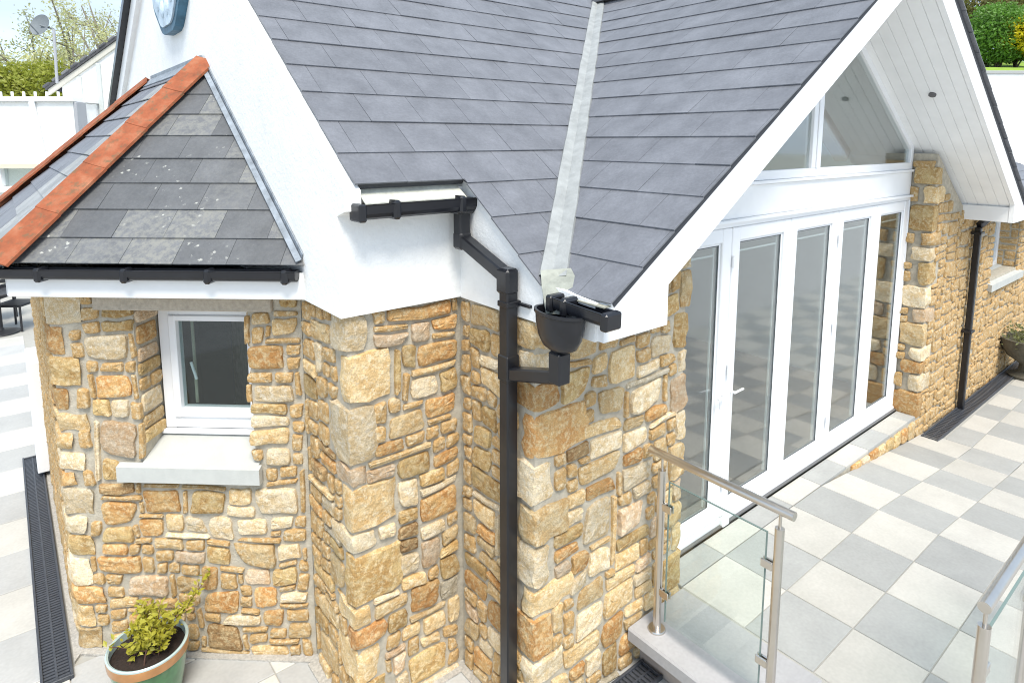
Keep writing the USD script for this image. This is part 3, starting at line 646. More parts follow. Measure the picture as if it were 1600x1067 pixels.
# hip tiles
def hip(a, b, nA, nB, n=5, w=.155):
    a, b = np.array(a, float), np.array(b, float); t = (b - a); Ln = np.linalg.norm(t); t /= Ln
    A = np.cross(nA, t); A /= np.linalg.norm(A); Bv = np.cross(nB, t); Bv /= np.linalg.norm(Bv)
    if A[2] > 0: A = -A
    if Bv[2] > 0: Bv = -Bv
    up = np.array(nA) + np.array(nB); up /= np.linalg.norm(up)
    for i in range(n):
        p0 = a + t * (Ln * i / n - .0); p1 = a + t * (Ln * (i + 1) / n - .0005)
        V = []
        for (p, rise) in ((p0, .038 + rng.uniform(-.001, .001)), (p1, .034)):
            c = p + up * rise
            prof = [c + A * w - up * .004, c + A * w * .55 + up * .0, c + A * .02 + up * .008, c + up * .014, c + Bv * .02 + up * .008, c + Bv * w * .55, c + Bv * w - up * .004]
            V += prof + [q - up * .017 for q in prof]
        V = np.array(V); F = []
        k = 7
        ring = list(range(7)) + [13, 12, 11, 10, 9, 8, 7]
        for j in range(14):
            q0, q1 = ring[j], ring[(j + 1) % 14]; F += [(q0, q1, q1 + 14), (q0, q1 + 14, q0 + 14)]
        for o, flip in ((0, 0), (14, 1)):
            for j in range(6):
                fs = [(o + j, o + j + 7, o + j + 8), (o + j, o + j + 8, o + j + 1)]; F += [x[::-1] for x in fs] if flip else fs
        tm = trimesh.Trimesh(V, F, process=False); tm.fix_normals()
        part(house, 'hip_tile', tm, HTILE)
nm = np.cross(Rm['u'], Rm['s']); nm = nm if nm[2] > 0 else -nm
hip(EC0 + (-.045, -.02, .012), (gx - .02, 5.33, 3.90), n3, nm)
nf = np.array([n3[0], -n3[1], n3[2]])
hip(FC0 + (-.045, .02, .012), (gx - .02, 7.42, 3.90), nf, nm)
# lead flashings of the bay roof against the gable
def strip(P, side, up, w, t=.004):
    return cat(*[bar(P[i], P[i + 1], w, t, up=up, c=0) for i in range(len(P) - 1)])
ga, gb = on_g(RB, 2.615), on_g(RB, 3.80)
part(house, 'lead_flashing', cat(bar(ga + n3 * .024 + (-.016, 0, 0), gb + n3 * .024 + (-.016, 0, 0), .034, .006, up=n3, c=0), bar(ga + (-.003, 0, .035), gb + (-.003, 0, .035), .006, .05, up=(0, -.5, .86), c=0)), LEAD)
part(house, 'lead_flashing', cat(bar((gx - .05, 5.36, 3.872), (gx - .05, 7.40, 3.872), .13, .008, up=nm, c=0), cbox((gx - .012, 5.36, 3.88), (gx, 7.40, 3.945), 0)), LEAD)
# valley liner: a pale, slightly crumpled raised strip
def valley():
    n = 60; xs = np.linspace(2.075, XR - .02, n); C = np.column_stack([xs, vy(xs), zr2(xs)])
    t = C[-1] - C[0]; t /= np.linalg.norm(t)
    n1 = np.cross(R1['u'], R1['s']); n1 /= np.linalg.norm(n1); n2 = -np.cross(R2['u'], R2['s']); n2 = n2 if n2[2] > 0 else -n2
    d1 = np.cross(t, n1); d1 = d1 if d1[0] < 0 else -d1
    d2 = np.cross(t, n2); d2 = d2 if d2[1] < 0 else -d2
    prof = [(-.075, .002), (-.074, .022), (-.045, .030), (-.012, .030), (.0, .028), (.02, .030), (.055, .030), (.088, .022), (.09, .002)]
    V = []
    for i, c in enumerate(C):
        e = meshkit.noise(np.array([[i * .55, 0, 0], [i * .5, 7, 0], [i * 1.3, 3, 1]]), 5) - .5
        for a, h in prof:
            d, nn = (d1, n1) if a < 0 else (d2, n2)
            wob = 1 + .07 * (e[0] if a < 0 else e[1])
            jj = meshkit.noise(np.array([[i * 1.7, a * 60, 2.0]]), 9)[0] - .5
            V.append(c + d * abs(a) * wob + nn * (h + 0.006 * jj * (h > .01)))
    V = np.array(V); F = []; k = len(prof)
    for i in range(n - 1):
        for j in range(k - 1):
            F += [(i * k + j, i * k + j + 1, (i + 1) * k + j + 1), (i * k + j, (i + 1) * k + j + 1, (i + 1) * k + j)]
    F = np.array(F)
    fn = np.cross(V[F[:, 1]] - V[F[:, 0]], V[F[:, 2]] - V[F[:, 0]]).sum(0)
    return V, (F if fn[2] > 0 else F[:, ::-1])
part(house, 'valley_liner', valley(), GRP, smooth=50)
# flared end of the valley that tips into the hopper
fl = np.array([[2.03, 2.28, 2.665], [2.16, 2.20, 2.672], [1.985, 2.22, 2.60], [2.09, 2.06, 2.61], [1.94, 2.14, 2.50], [2.0, 2.02, 2.505]])
fl = np.vstack([fl, fl - [0, 0, .008]])
part(house, 'valley_outlet', (fl, np.array([(0, 2, 1), (1, 2, 3), (2, 4, 3), (3, 4, 5), (6, 7, 8), (7, 9, 8), (8, 9, 10), (9, 11, 10), (0, 6, 8), (0, 8, 2), (2, 8, 10), (2, 10, 4), (1, 3, 9), (1, 9, 7), (3, 5, 11), (3, 11, 9), (4, 10, 11), (4, 11, 5)])), simple('greened_lead', (.28, .29, .245), .6, var=.25, vscale=18, bump=.4, bscale=30))

# ---- wing gable: barge boards, soffits, eave boxes
FY = 1.857
outer = lambda x: zr2(x) - .006
D = .262
MX = lambda pts: [(2 * XR - x, z) for x, z in pts][::-1]
left_b = [(XS, ZS), (2.49, ZS), (2.49, outer(2.49) - D), (XR, outer(XR) - D), (XR, outer(XR)), (XS, outer(XS))]
part(house, 'barge_board', prism_xz(left_b, FY, FY + .045), WPAINT)
part(house, 'barge_board', prism_xz(MX(left_b), FY, FY + .045), WPAINT)
# boxed eaves behind the boards
part(house, 'eave_box', cat(cbox((XS + .05, FY + .047, ZS + .002), (2.486, YW + .05, 2.57), 0)), WPAINT)
part(house, 'eave_box', cat(cbox((2 * XR - 2.486, FY + .047, ZS + .002), (2 * XR - XS - .004, YW + .24, 2.57), .003)), WPAINT)
# soffit boards run with the slope
sl = np.array([1, 0, .655]) / math.hypot(1, .655)
nb = 7; yb = np.linspace(FY + .048, YD + .03, nb + 1)
for sgn in (1, -1):
    x0 = 2.40
    for i in range(nb):
        a = np.array([x0, (yb[i] + yb[i + 1]) / 2, outer(x0) - D + .012]); b = np.array([XR - .004, (yb[i] + yb[i + 1]) / 2, outer(XR) - D + .012])
        if sgn < 0: a[0], b[0] = 2 * XR - a[0], 2 * XR - b[0]
        part(house, 'soffit_board', bar(a, b, yb[i + 1] - yb[i] - .0018, .018, c=.0025), WPAINT)
    q = prism_xz([(x0 - .1, outer(x0 - .1) - D + .035), (XR, outer(XR) - D + .035), (XR, outer(XR) - D + .05), (x0 - .1, outer(x0 - .1) - D + .05)], FY + .05, YD + .05)
    v, f = q
    if sgn < 0: v = v.copy(); v[:, 0] = 2 * XR - v[:, 0]; f = f[:, ::-1]
    part(house, 'soffit_backing', (v, f), WPAINT)
ns = np.array([-.655, 0, -1.0]) / math.hypot(1, .655)
pc = shotplane(1457, 148, (2 * XR - 2.4, 2, outer(2.4) - D), np.array([.655, 0, 1.0]))
nsr = np.array([-.655, 0, -1.0]); nsr /= np.linalg.norm(nsr)
part(house, 'soffit_spotlight', cat(rod(pc - nsr * .01, pc + nsr * .012, .032, 18)), SPOT)

# ---- glazed gable
FT = .07
def uprights(): pass
Z0D, Z1D = .335, 2.70
JX = [3.335, 4.185, 5.06, 5.93, 6.77, 7.605]
GASKET = simple('grey_gasket', (.09, .095, .10), .6)
for x in JX[1:5]: part(house, 'door_seal', cbox((x - .0036, YD + .004, Z0D + .006), (x + .0036, YD + .02, 2.658), 0), GASKET)
track = part(house, 'door_track', cbox((3.33, YD - .035, .285), (7.61, YD + .055, .335), .004), WHITE)
part(house, 'door_head_trim', cbox((3.33, YD - .05, 2.70), (7.61, YD + .06, 2.722), .003), WHITE)
part(house, 'door_track', cbox((3.33, YD - .036, .30), (7.61, YD - .058, .312), 0), simple('threshold_seal', (.12, .12, .12), .6))
part(house, 'door_frame', cat(cbox((3.33, YD - .02, .335), (3.352, YD + .07, 2.70), .002), cbox((7.588, YD - .02, .335), (7.61, YD + .07, 2.70), .002), cbox((3.352, YD - .02, 2.665), (7.588, YD + .07, 2.70), .002)), WHITE)
for i in range(5):
    x0, x1 = JX[i] + (.018 if i == 0 else .004), JX[i + 1] - (.018 if i == 4 else .004)
    z0, z1 = Z0D + .006, 2.660
    sw = .105 if i else .12
    d = part(house, 'glazed_door', cat(cbox((x0, YD - .012, z0), (x0 + sw, YD + .055, z1), .006), cbox((x1 - sw, YD - .012, z0), (x1, YD + .055, z1), .006),
                                       cbox((x0 + sw - .002, YD - .010, z0), (x1 - sw + .002, YD + .053, z0 + .115), .006), cbox((x0 + sw - .002, YD - .010, z1 - .105), (x1 - sw + .002, YD + .053, z1), .006)), WHITE)
    a0, a1, b0, b1 = x0 + sw, x1 - sw, z0 + .115, z1 - .105
    bd = .018
    part(d, 'glazing_bead', cat(cbox((a0, YD + .006, b0), (a0 + bd, YD + .03, b1), .004), cbox((a1 - bd, YD + .006, b0), (a1, YD + .03, b1), .004), cbox((a0 + bd, YD + .007, b0), (a1 - bd, YD + .029, b0 + bd), .004), cbox((a0 + bd, YD + .007, b1 - bd), (a1 - bd, YD + .029, b1), .004)), WHITE)
    part(d, 'pane', cbox((a0 + .004, YD + .016, b0 + .004), (a1 - .004, YD + .020, b1 - .004), 0), GLASS)
    part(d, 'gasket', cat(cbox((a0 + bd, YD + .010, b0 + bd), (a0 + bd + .006, YD + .0155, b1 - bd), 0), cbox((a1 - bd - .006, YD + .010, b0 + bd), (a1 - bd, YD + .0155, b1 - bd), 0), cbox((a0 + bd + .006, YD + .010, b0 + bd), (a1 - bd - .006, YD + .0155, b0 + bd + .006), 0), cbox((a0 + bd + .006, YD + .010, b1 - bd - .006), (a1 - bd - .006, YD + .0155, b1 - bd), 0)), GASKET)
    # the inner sheet's spacer, seen as a second thin line
    part(d, 'glazing_spacer', cat(cbox((a0 + .02, YD + .036, b0 + .02), (a0 + .032, YD + .048, b1 - .02), 0), cbox((a1 - .045, YD + .036, b0 + .02), (a1 - .033, YD + .048, b1 - .02), 0), cbox((a0 + .033, YD + .036, b1 - .10), (a1 - .046, YD + .048, b1 - .088), 0)), simple(f'spacer_{i}', (.62, .66, .66), .4))
    if i in (0, 1):
        hx = x1 - sw * .5 if i == 0 else x0 + sw * .5
        s = -1 if i == 0 else 1
        part(d, 'handle', cat(cbox((hx - .012, YD - .020, 1.27), (hx + .012, YD - .010, 1.43), .004), rod((hx, YD - .02, 1.38), (hx, YD - .062, 1.38), .010), rod((hx, YD - .06, 1.38), (hx + s * .11, YD - .062, 1.385), .009)), WHITE, smooth=40)
for x in (JX[1], JX[3]):
    for z in (.60, 1.52, 2.36): part(house, 'door_hinge', rod((x, YD - .03, z), (x, YD - .03, z + .09), .012), WHITE, smooth=40)
part(house, 'door_stop', cbox((4.15, YD - .07, .30), (4.235, YD - .03, .365), .006), WHITE)
part(house, 'cladding_board', cbox((3.33, YD - .01, 2.724), (7.61, YD + .08, 2.965), .004), WPAINT)
part(house, 'cladding_trim', cbox((3.33, YD - .035, 2.968), (7.61, YD + .06, 2.992), .003), WHITE)
so = lambda x: outer(x if x < XR else 2 * XR - x) - D
ug = part(house, 'gable_window', cat(cbox((3.36, YD - .01, 2.994), (7.61, YD + .06, 3.066), .004), cbox((5.345, YD - .01, 3.066), (5.505, YD + .06, so(5.345) - .02), .004), cbox((7.545, YD - .01, 3.066), (7.61, YD + .06, so(7.55) + .02), .004),
          prism_xz([(3.30, so(3.30) - .075), (XR, so(XR) - .085), (XR, so(XR) + .012), (3.30, so(3.30) + .012)], YD - .008, YD + .058), prism_xz([(XR, so(XR) - .085), (7.61, so(7.61) - .07), (7.61, so(7.61) + .012), (XR, so(XR) + .012)], YD - .008, YD + .058)), WHITE)
part(ug, 'pane', prism_xz([(3.5, 3.064), (5.347, 3.064), (5.347, so(5.347) - .07), (3.5, so(3.5) - .07 if so(3.5) - .07 > 3.07 else 3.075)], YD + .016, YD + .020), GLASS)
part(ug, 'pane', prism_xz([(5.503, 3.064), (7.547, 3.064), (7.547, so(7.547) - .06), (XR, so(XR) - .07), (5.503, so(5.503) - .07)], YD + .016, YD + .020), GLASS)
part(house, 'mullion_trim', cbox((5.41, YD - .02, 3.066), (5.44, YD - .011, so(5.4) - .03), .002), WHITE)
# room behind the doors
part(house, 'room_floor', cbox((3.0, YD + .08, .20), (9.0, 6.2, .31), 0), DARKWOOD)
part(house, 'room_wall', cat(cbox((3.0, 6.1, .3), (9.0, 6.2, 4.9), 0), cbox((3.0, 3.3, .3), (3.1, 6.1, 3.2), 0), cbox((8.0, 3.0, .3), (8.1, 6.1, 3.3), 0)), INTER)
part(house, 'roof_beam', cat(bar((3.2, 3.4, zr2(3.2) - .22), (XR, 3.4, zr2(XR) - .22), .14, .16), bar((2 * XR - 3.2, 3.4, zr2(3.2) - .22), (XR, 3.4, zr2(XR) - .22), .14, .16), bar((XR, 2.7, zr2(XR) - .30), (XR, 6.0, zr2(XR) - .30), .14, .18)), TIMBER)
part(house, 'room_ceiling', cat(prism_xz([(2.6, zr2(2.6) - .12), (XR, zr2(XR) - .12), (XR, zr2(XR) - .10), (2.6, zr2(2.6) - .10)], YD + .1, 6.2), prism_xz([(XR, zr2(XR) - .12), (2 * XR - 2.6, zr2(2.6) - .12), (2 * XR - 2.6, zr2(2.6) - .10), (XR, zr2(XR) - .10)], YD + .1, 6.2)), INTER)
part(house, 'step_edge', cbox((3.33, YW + .004, .0), (7.62, YD - .058, ZT0 - .03), 0), MORTAR)

# ---- bay window
fb = -.245
wn = part(house, 'window', cat(cb(OU0 + .012, OU0 + .085, fb - .06, fb + .02, 1.435, 2.235, .004), cb(OU1 - .085 + .02, OU1 + .02, fb - .06, fb + .02, 1.435, 2.235, .004), cb(OU0 + .083, OU1 - .063, fb - .058, fb + .018, 1.435, 1.51, .004), cb(OU0 + .083, OU1 - .063, fb - .058, fb + .018, 2.195, 2.235, .004)), WHITE)
ss = part(wn, 'sash', cat(cb(OU0 + .082, OU0 + .13, fb - .05, fb + .034, 1.512, 2.194, .005), cb(OU1 - .11, OU1 - .064, fb - .05, fb + .034, 1.512, 2.194, .005), cb(OU0 + .128, OU1 - .108, fb - .049, fb + .033, 1.512, 1.57, .005), cb(OU0 + .128, OU1 - .108, fb - .049, fb + .033, 2.158, 2.194, .005)), WHITE)
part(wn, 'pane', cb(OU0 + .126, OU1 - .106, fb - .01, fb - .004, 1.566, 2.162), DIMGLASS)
part(wn, 'window_board', cb(OU0, OU1 + .02, fb + .012, fb + .05, 1.405, 1.432, .004), WHITE)
part(wn, 'handle', tfc(cat(rod((OU0 + .175, fb - .04, 1.86), (OU0 + .20, fb - .05, 1.74), .009))), WHITE)
part(wn, 'blind_cord', cb(OU0 + .16, OU0 + .178, fb - .10, fb - .09, 1.56, 2.16), simple('cord', (.35, .34, .25), .7))
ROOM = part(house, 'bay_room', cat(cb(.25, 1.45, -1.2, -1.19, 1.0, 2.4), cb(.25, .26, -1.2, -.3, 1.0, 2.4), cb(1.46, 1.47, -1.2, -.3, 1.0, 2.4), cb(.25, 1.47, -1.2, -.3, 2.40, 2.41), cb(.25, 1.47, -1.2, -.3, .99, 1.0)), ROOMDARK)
# sloping sill with lugs
sv = np.array([(.385, .055, 1.205), (1.285, .055, 1.205), (1.285, .055, 1.303), (.385, .055, 1.303), (OU0 - .005, -.25, 1.205), (OU1 + .03, -.25, 1.205), (OU1 + .03, -.25, 1.405), (OU0 - .005, -.25, 1.405), (.385, .012, 1.205), (1.285, .012, 1.205), (1.285, .012, 1.316), (.385, .012, 1.316)])
sill = trimesh.util.concatenate([trimesh.convex.convex_hull(sv[[0, 1, 2, 3, 8, 9, 10, 11]]), trimesh.convex.convex_hull(np.vstack([sv[[4, 5, 6, 7]], [(OU0 - .005, .0115, 1.206), (OU1 + .03, .0115, 1.206), (OU1 + .03, .0115, 1.3155), (OU0 - .005, .0115, 1.3155)]])), ])
part(house, 'window_sill', tfc(sill), CONC)
part(house, 'window_lintel', cb(.30, 1.40, -.24, .018, OZ1 + .002, 2.405, .006), LINTEL)
part(house, 'wall_head', cb(.0, LC, -.26, .006, 2.405, 2.46), LINTEL)
# fascia, soffit and gutters of the bay
OH = .165
c0 = B1 + NC * OH + np.array([-.072, 0.0, 0]); c0 = np.array([-.02, 4.615, 0])
e1 = np.array([XG - .03, c0[1] - (XG - .03 - c0[0]) * (UC[1] / UC[0]) * -1, 0]); e1 = c0 + UC * ((XG - .035 - c0[0]) / UC[0])
c2 = np.array([-.02, 8.12, 0])
up = np.array([0, 0, 1.0])
fas = part(house, 'fascia', bar(c0 + up * 2.48, e1 + up * 2.48, .022, .155, c=.003), WPAINT)
part(house, 'fascia', bar(c0 + up * 2.48 + (0, .012, 0), c2 + up * 2.48, .022, .155, c=.003), WPAINT)
part(house, 'soffit', cat(prism([tuple(c0[:2]), tuple(e1[:2]), tuple((B0 + (0, .06, 0))[:2]), tuple((B1 + (.05, .03, 0))[:2])], 2.41, 2.42), prism([tuple(c0[:2]), (B1[0] + .05, B1[1] + .03), (B1[0] + .05, YB2), tuple(c2[:2])], 2.4105, 2.4205)), WPAINT)
def gutter(parent, a, b, w=.075, h=.06, name='gutter', brackets=(), ends=True):
    a, b = np.array(a, float), np.array(b, float); t = b - a; Ln = np.linalg.norm(t); t /= Ln; s = np.cross(up, t)
    n = 9; an = np.linspace(0, np.pi, n); pr = [(w / 2 * math.cos(q) * (1.0), -h * abs(math.sin(q)) ** .6) for q in an]
    pr = [(w / 2 + .004, .004)] + pr + [(-w / 2 - .004, .004)]
    ins_ = [(x * .88, z * .88 + .002) for x, z in pr][::-1]
    ring = pr + ins_
    V = np.array([p + s * x + up * z for p in (a, b) for x, z in ring]); m = len(ring); F = []
    for j in range(m):
        k = (j + 1) % m; F += [(j, k, m + k), (j, m + k, m + j)]
    for j in range(len(pr) - 1):
        F += [(j, m - 1 - j, m - 2 - j), (j, m - 2 - j, j + 1), (m + j, m + m - 2 - j, m + m - 1 - j), (m + j, m + j + 1, m + m - 2 - j)]
    if ends:
        for o, fl in ((0, 0), (m, 1)):
            for j in range(1, len(pr) - 1):
                f = (o, o + j + 1, o + j); F.append(f if not fl else f[::-1])
    tm = trimesh.Trimesh(V, F, process=False); tm.fix_normals()
    g = part(parent, name, tm, BLACKP)
    if ends == 2:
        part(g, 'stop_end', cat(bar(b - t * .03 - up * (h / 2 - .002), b + t * .012 - up * (h / 2 - .002), w + .018, h + .014, c=.008)), BLACKP)
        part(g, 'stop_end', cat(bar(a - t * .012 - up * (h / 2 - .002), a + t * .03 - up * (h / 2 - .002), w + .018, h + .014, c=.008)), BLACKP)
    for q in brackets:
        p = a + t * q
        part(g, 'bracket', cat(bar(p - t * .022 + up * -.030, p + t * .022 + up * -.030, w + .016, h + .022, c=.012)), BLACKP)
    return g
ga0 = c0 + NC * .048 + UC * -.055 + up * 2.575; gb0 = e1 + NC * .048 + UC * -.02 + up * 2.575
gl = float(np.linalg.norm(gb0 - ga0))
gutter(house, ga0, gb0, brackets=(.30, .80, 1.28, gl - .06))
gutter(house, c2 + (-.05, 0, 2.575), c0 + (-.05, -.06, 2.575), brackets=(.6, 1.6, 2.6))
# ---- eave of the main roof: fascia, tray, gutter, downpipe
part(house, 'fascia', cbox((1.374, 2.935, 2.92), (2.02, 2.962, 3.045), .003), WPAINT)
part(house, 'eave_tray', (np.array([[1.38, 2.955, 3.062], [1.985, 2.955, 3.062], [1.38, 2.845, 2.992], [1.985, 2.845, 2.992], [1.38, 2.955, 3.056], [1.985, 2.955, 3.056], [1.38, 2.845, 2.986], [1.985, 2.845, 2.986]]), np.array([(0, 2, 1), (1, 2, 3), (4, 5, 6), (5, 7, 6), (2, 6, 3), (3, 6, 7), (0, 4, 2), (2, 4, 6), (1, 3, 5), (3, 7, 5), (0, 1, 5), (0, 5, 4)])), simple('stained_tray', (.58, .58, .50), .6, var=.25, vscale=20))
g1 = gutter(house, (1.33, 2.845, 2.985), (2.055, 2.845, 2.985), w=.10, h=.075, brackets=(.20, .60), ends=2)
PX, PY = 1.965, 2.865
dp = part(house, 'downpipe', cat(bar((PX, PY, 2.935), (PX, PY, 2.77), .072, .072, up=(0, 1, 0), c=.008)), BLACKP)
part(dp, 'gutter_outlet', cbox((PX - .06, PY - .052, 2.90), (PX + .06, PY + .052, 2.99), .012), BLACKP)
VX, VY = 1.972, 2.462
part(dp, 'offset_pipe', cat(bar((PX, PY + .02, 2.765), (VX, VY - .01, 2.60), .070, .070, c=.008)), BLACKP)
part(dp, 'elbow', cat(cbox((PX - .040, PY - .045, 2.70), (PX + .040, PY + .042, 2.80), .014)), BLACKP)
part(dp, 'elbow', cat(cbox((VX - .041, VY - .042, 2.52), (VX + .041, VY + .06, 2.655), .014)), BLACKP)
part(dp, 'drop_pipe', bar((VX, VY, 2.56), (VX, VY, .02), .072, .072, up=(0, 1, 0), c=.007), BLACKP)
part(dp, 'pipe_bracket', cat(cbox((VX - .042, VY - .042, 2.455), (VX + .055, VY + .042, 2.485), .004), cbox((VX + .03, VY - .13, 2.462), (VX + .052, VY - .04, 2.478), .003)), BLACKP)
part(dp, 'pipe_socket', cbox((VX - .042, VY - .042, 2.06), (VX + .042, VY + .042, 2.20), .006), BLACKP)
# hopper and branch pipe
HX, HY, HZ = 1.955, 2.06, 2.50
prof = [(.0, -.165), (.05, -.16), (.088, -.138), (.112, -.095), (.124, -.04), (.127, .0), (.134, .004), (.134, .018), (.120, .018), (.115, -.02), (.102, -.09), (.06, -.145), (0, -.15)]
hv, hf = lathe(prof, (0, 0, 0), 28); hv *= [.66, 1.14, 1.08]; hv += np.array([HX, HY, HZ])
hop = part(house, 'rain_hopper', (hv, hf), BLACKP, smooth=40)
part(hop, 'outlet', cbox((HX - .038, HY - .040, HZ - .33), (HX + .038, HY + .040, HZ - .175), .008), BLACKP)
part(hop, 'branch_pipe', cat(bar((HX, HY + .01, HZ - .30), (VX, VY - .02, 2.10), .066, .066, c=.008)), BLACKP)
part(hop, 'lug', cat(cbox((XS - .02, HY + .10, HZ - .03), (XS - .06, HY + .14, HZ + .05), .004)), BLACKP)
gutter(house, (1.985, 2.13, 2.575), (1.985, 1.765, 2.56), w=.085, h=.066, brackets=(.10,), ends=2)
part(house, 'eave_tray', cbox((2.012, 1.84, 2.566), (2.06, 2.08, 2.572), 0), simple('pale_tray', (.36, .35, .28), .6, var=.25, vscale=20))
# right hand downpipe and its gutter end
dr = part(house, 'downpipe', bar((8.93, YW - .07, 2.28), (8.93, YW - .07, .02), .068, .068, up=(0, 1, 0), c=.01), BLACKP)
part(dr, 'offset_pipe', bar((8.93, YW - .07, 2.30), (9.25, YW - .16, 2.46), .068, .068, c=.01), BLACKP)
part(dr, 'pipe_bracket', cat(cbox((8.86, YW - .12, 2.20), (9.0, YW - .01, 2.23), .004), cbox((8.86, YW - .12, 1.0), (9.0, YW - .01, 1.03), .004)), BLACKP)
gutter(house, (9.07, 2.07, 2.49), (14.4, 2.07, 2.49), w=.1, h=.07)
gutter(house, (9.06, 1.86, 2.57), (9.06, 2.2, 2.57), w=.09, h=.07)
# right hand window
part(house, 'window', cat(cbox((WX0, YW + .24, WZ0), (WX0 + .07, YW + .31, WZ1), .004), cbox((WX1 - .07, YW + .24, WZ0), (WX1, YW + .31, WZ1), .004), cbox((WX0 + .07, YW + .24, WZ0), (WX1 - .07, YW + .31, WZ0 + .07), .004), cbox((WX0 + .07, YW + .24, WZ1 - .07), (WX1 - .07, YW + .31, WZ1), .004)), WHITE)
part(house, 'window_pane', cbox((WX0 + .06, YW + .27, WZ0 + .06), (WX1 - .06, YW + .275, WZ1 - .06), 0), GLASS)
part(house, 'window_sill', trimesh.convex.convex_hull(np.array([(WX0 - .1, YW - .06, 1.36), (WX1 + .1, YW - .06, 1.36), (WX0 - .1, YW - .06, 1.45), (WX1 + .1, YW - .06, 1.45), (WX0 - .02, YW + .26, 1.40), (WX1 + .02, YW + .26, 1.40), (WX0 - .02, YW + .26, 1.52), (WX1 + .02, YW + .26, 1.52)])), CONC)
part(house, 'side_room', cat(cbox((9.2, YW + 1.4, .3), (12.5, YW + 1.5, 2.5), 0), cbox((9.2, YW + .35, .3), (9.3, YW + 1.4, 2.5), 0), cbox((12.4, YW + .35, .3), (12.5, YW + 1.4, 2.5), 0)), ROOMDARK)
part(house, 'meter_cabinet', cbox((.035, 7.42, .06), (.138, 8.02, 1.18), .008), WHITE)

# ---------------------------------------------------------------- ground
GRASSG = simple('pale_rough_ground', (.33, .33, .28), .95, var=.45, vscale=2.5, bump=.6, bscale=30)
top('ground', (np.array([[-150, -150, -.10], [150, -150, -.10], [150, 150, -.10], [-150, 150, -.10]]), np.array([(0, 1, 2), (0, 2, 3)])), GRASSG, kind='structure')
DRIVE = paving('pale_concrete', (.42, .41, .39))
top('driveway', (np.array([[-40, -45, -.07], [45, -45, -.07], [45, -1.17, -.07], [-40, -1.17, -.07]]), np.array([(0, 1, 2), (0, 2, 3)])), DRIVE, kind='structure')
top('side_yard', (np.array([[-40, -1.17, -.07], [-5.0, -1.17, -.07], [-5.0, 17, -.07], [-40, 17, -.07]]), np.array([(0, 1, 2), (0, 2, 3)])), DRIVE, kind='structure')
patio = top('patio', cat(cbox((-5.0, -1.16, -.09), (2.945, 2.98, -.008), 0), cbox((-5.0, 2.98, -.09), (1.8, 17.0, -.008), 0)), GROUT, kind='structure')
TX = .50; TY = .43
def slab(parent, x0, x1, y0, y1, zf, mat, rng=rng, t=.03):
    g = .003; dz = rng.uniform(-.0015, .0015)
    c = .004
    P = []
    for (a, b, e) in ((x0 + g, y0 + g, 0), (x1 - g, y0 + g, 0), (x1 - g, y1 - g, 0), (x0 + g, y1 - g, 0)): P.append((a, b, zf(a) - t))
    for (a, b) in ((x0 + g, y0 + g), (x1 - g, y0 + g), (x1 - g, y1 - g), (x0 + g, y1 - g)): P.append((a, b, zf(a) - c + dz))
    for (a, b) in ((x0 + g + c, y0 + g + c), (x1 - g - c, y0 + g + c), (x1 - g - c, y1 - g - c), (x0 + g + c, y1 - g - c)): P.append((a, b, zf(a) + dz))
    F = [(0, 2, 1), (0, 3, 2)]
    for o in (0, 4):
        for j in range(4):
            k = (j + 1) % 4; F += [(o + j, o + k, o + 4 + k), (o + j, o + 4 + k, o + 4 + j)]
    F += [(8, 9, 10), (8, 10, 11)]
    return part(parent, 'slab', (np.array(P), np.array(F)), mat)
XL = [2.87, 3.37] + [3.89 + .5 * i for i in range(0, 24)]
YL = [2.316, 1.85, 1.42, 1.0, .57, .14, -.29, -.72, -1.15]
def cell(i, j): return (i + j) % 2
terr = top('terrace', (lambda xs: cat(*[(lambda a, b: (np.array([[a, -1.16, zterr(a) - .008], [b, -1.16, zterr(b) - .008], [b, 2.31, zterr(b) - .008], [a, 2.31, zterr(a) - .008], [a, -1.16, -.1], [b, -1.16, -.1], [b, 2.31, -.1], [a, 2.31, -.1]], float), np.array([(0, 1, 2), (0, 2, 3), (4, 6, 5), (4, 7, 6), (0, 4, 1), (1, 4, 5), (3, 2, 7), (2, 6, 7), (0, 3, 4), (3, 7, 4), (1, 5, 2), (2, 5, 6)])))(xs[i], xs[i + 1]) for i in range(len(xs) - 1)]))([2.95] + [3.5, 4.5, 5.35] + list(np.linspace(5.6, 7.77, 8)) + [16.0]), GROUT, kind='structure')
ii = XL.index(3.89)
for i in range(1, len(XL) - 1):
    for j in range(len(YL) - 1):
        if XL[i] > 15: continue
        white = ((i - ii) + (j - 1)) % 2 == 0
        # a slab that crosses a break of slope still bends with the bed below
        y1 = YL[j]
        if j == 0 and XL[i] > 7.4: y1 = 2.10
        slab(terr, XL[i], XL[i + 1], YL[j + 1], y1, zterr, SLABW if white else SLABG)
for i in range(1, len(XL) - 1):
    if XL[i] > 7.4: break
    white = ((i - ii) + (-1 - 1)) % 2 == 0
    slab(terr, max(XL[i], 3.335), min(XL[i + 1], 7.6), YL[0] + .002, YD - .06, lambda x: ZT0 + .001, SLABW if white else SLABG)
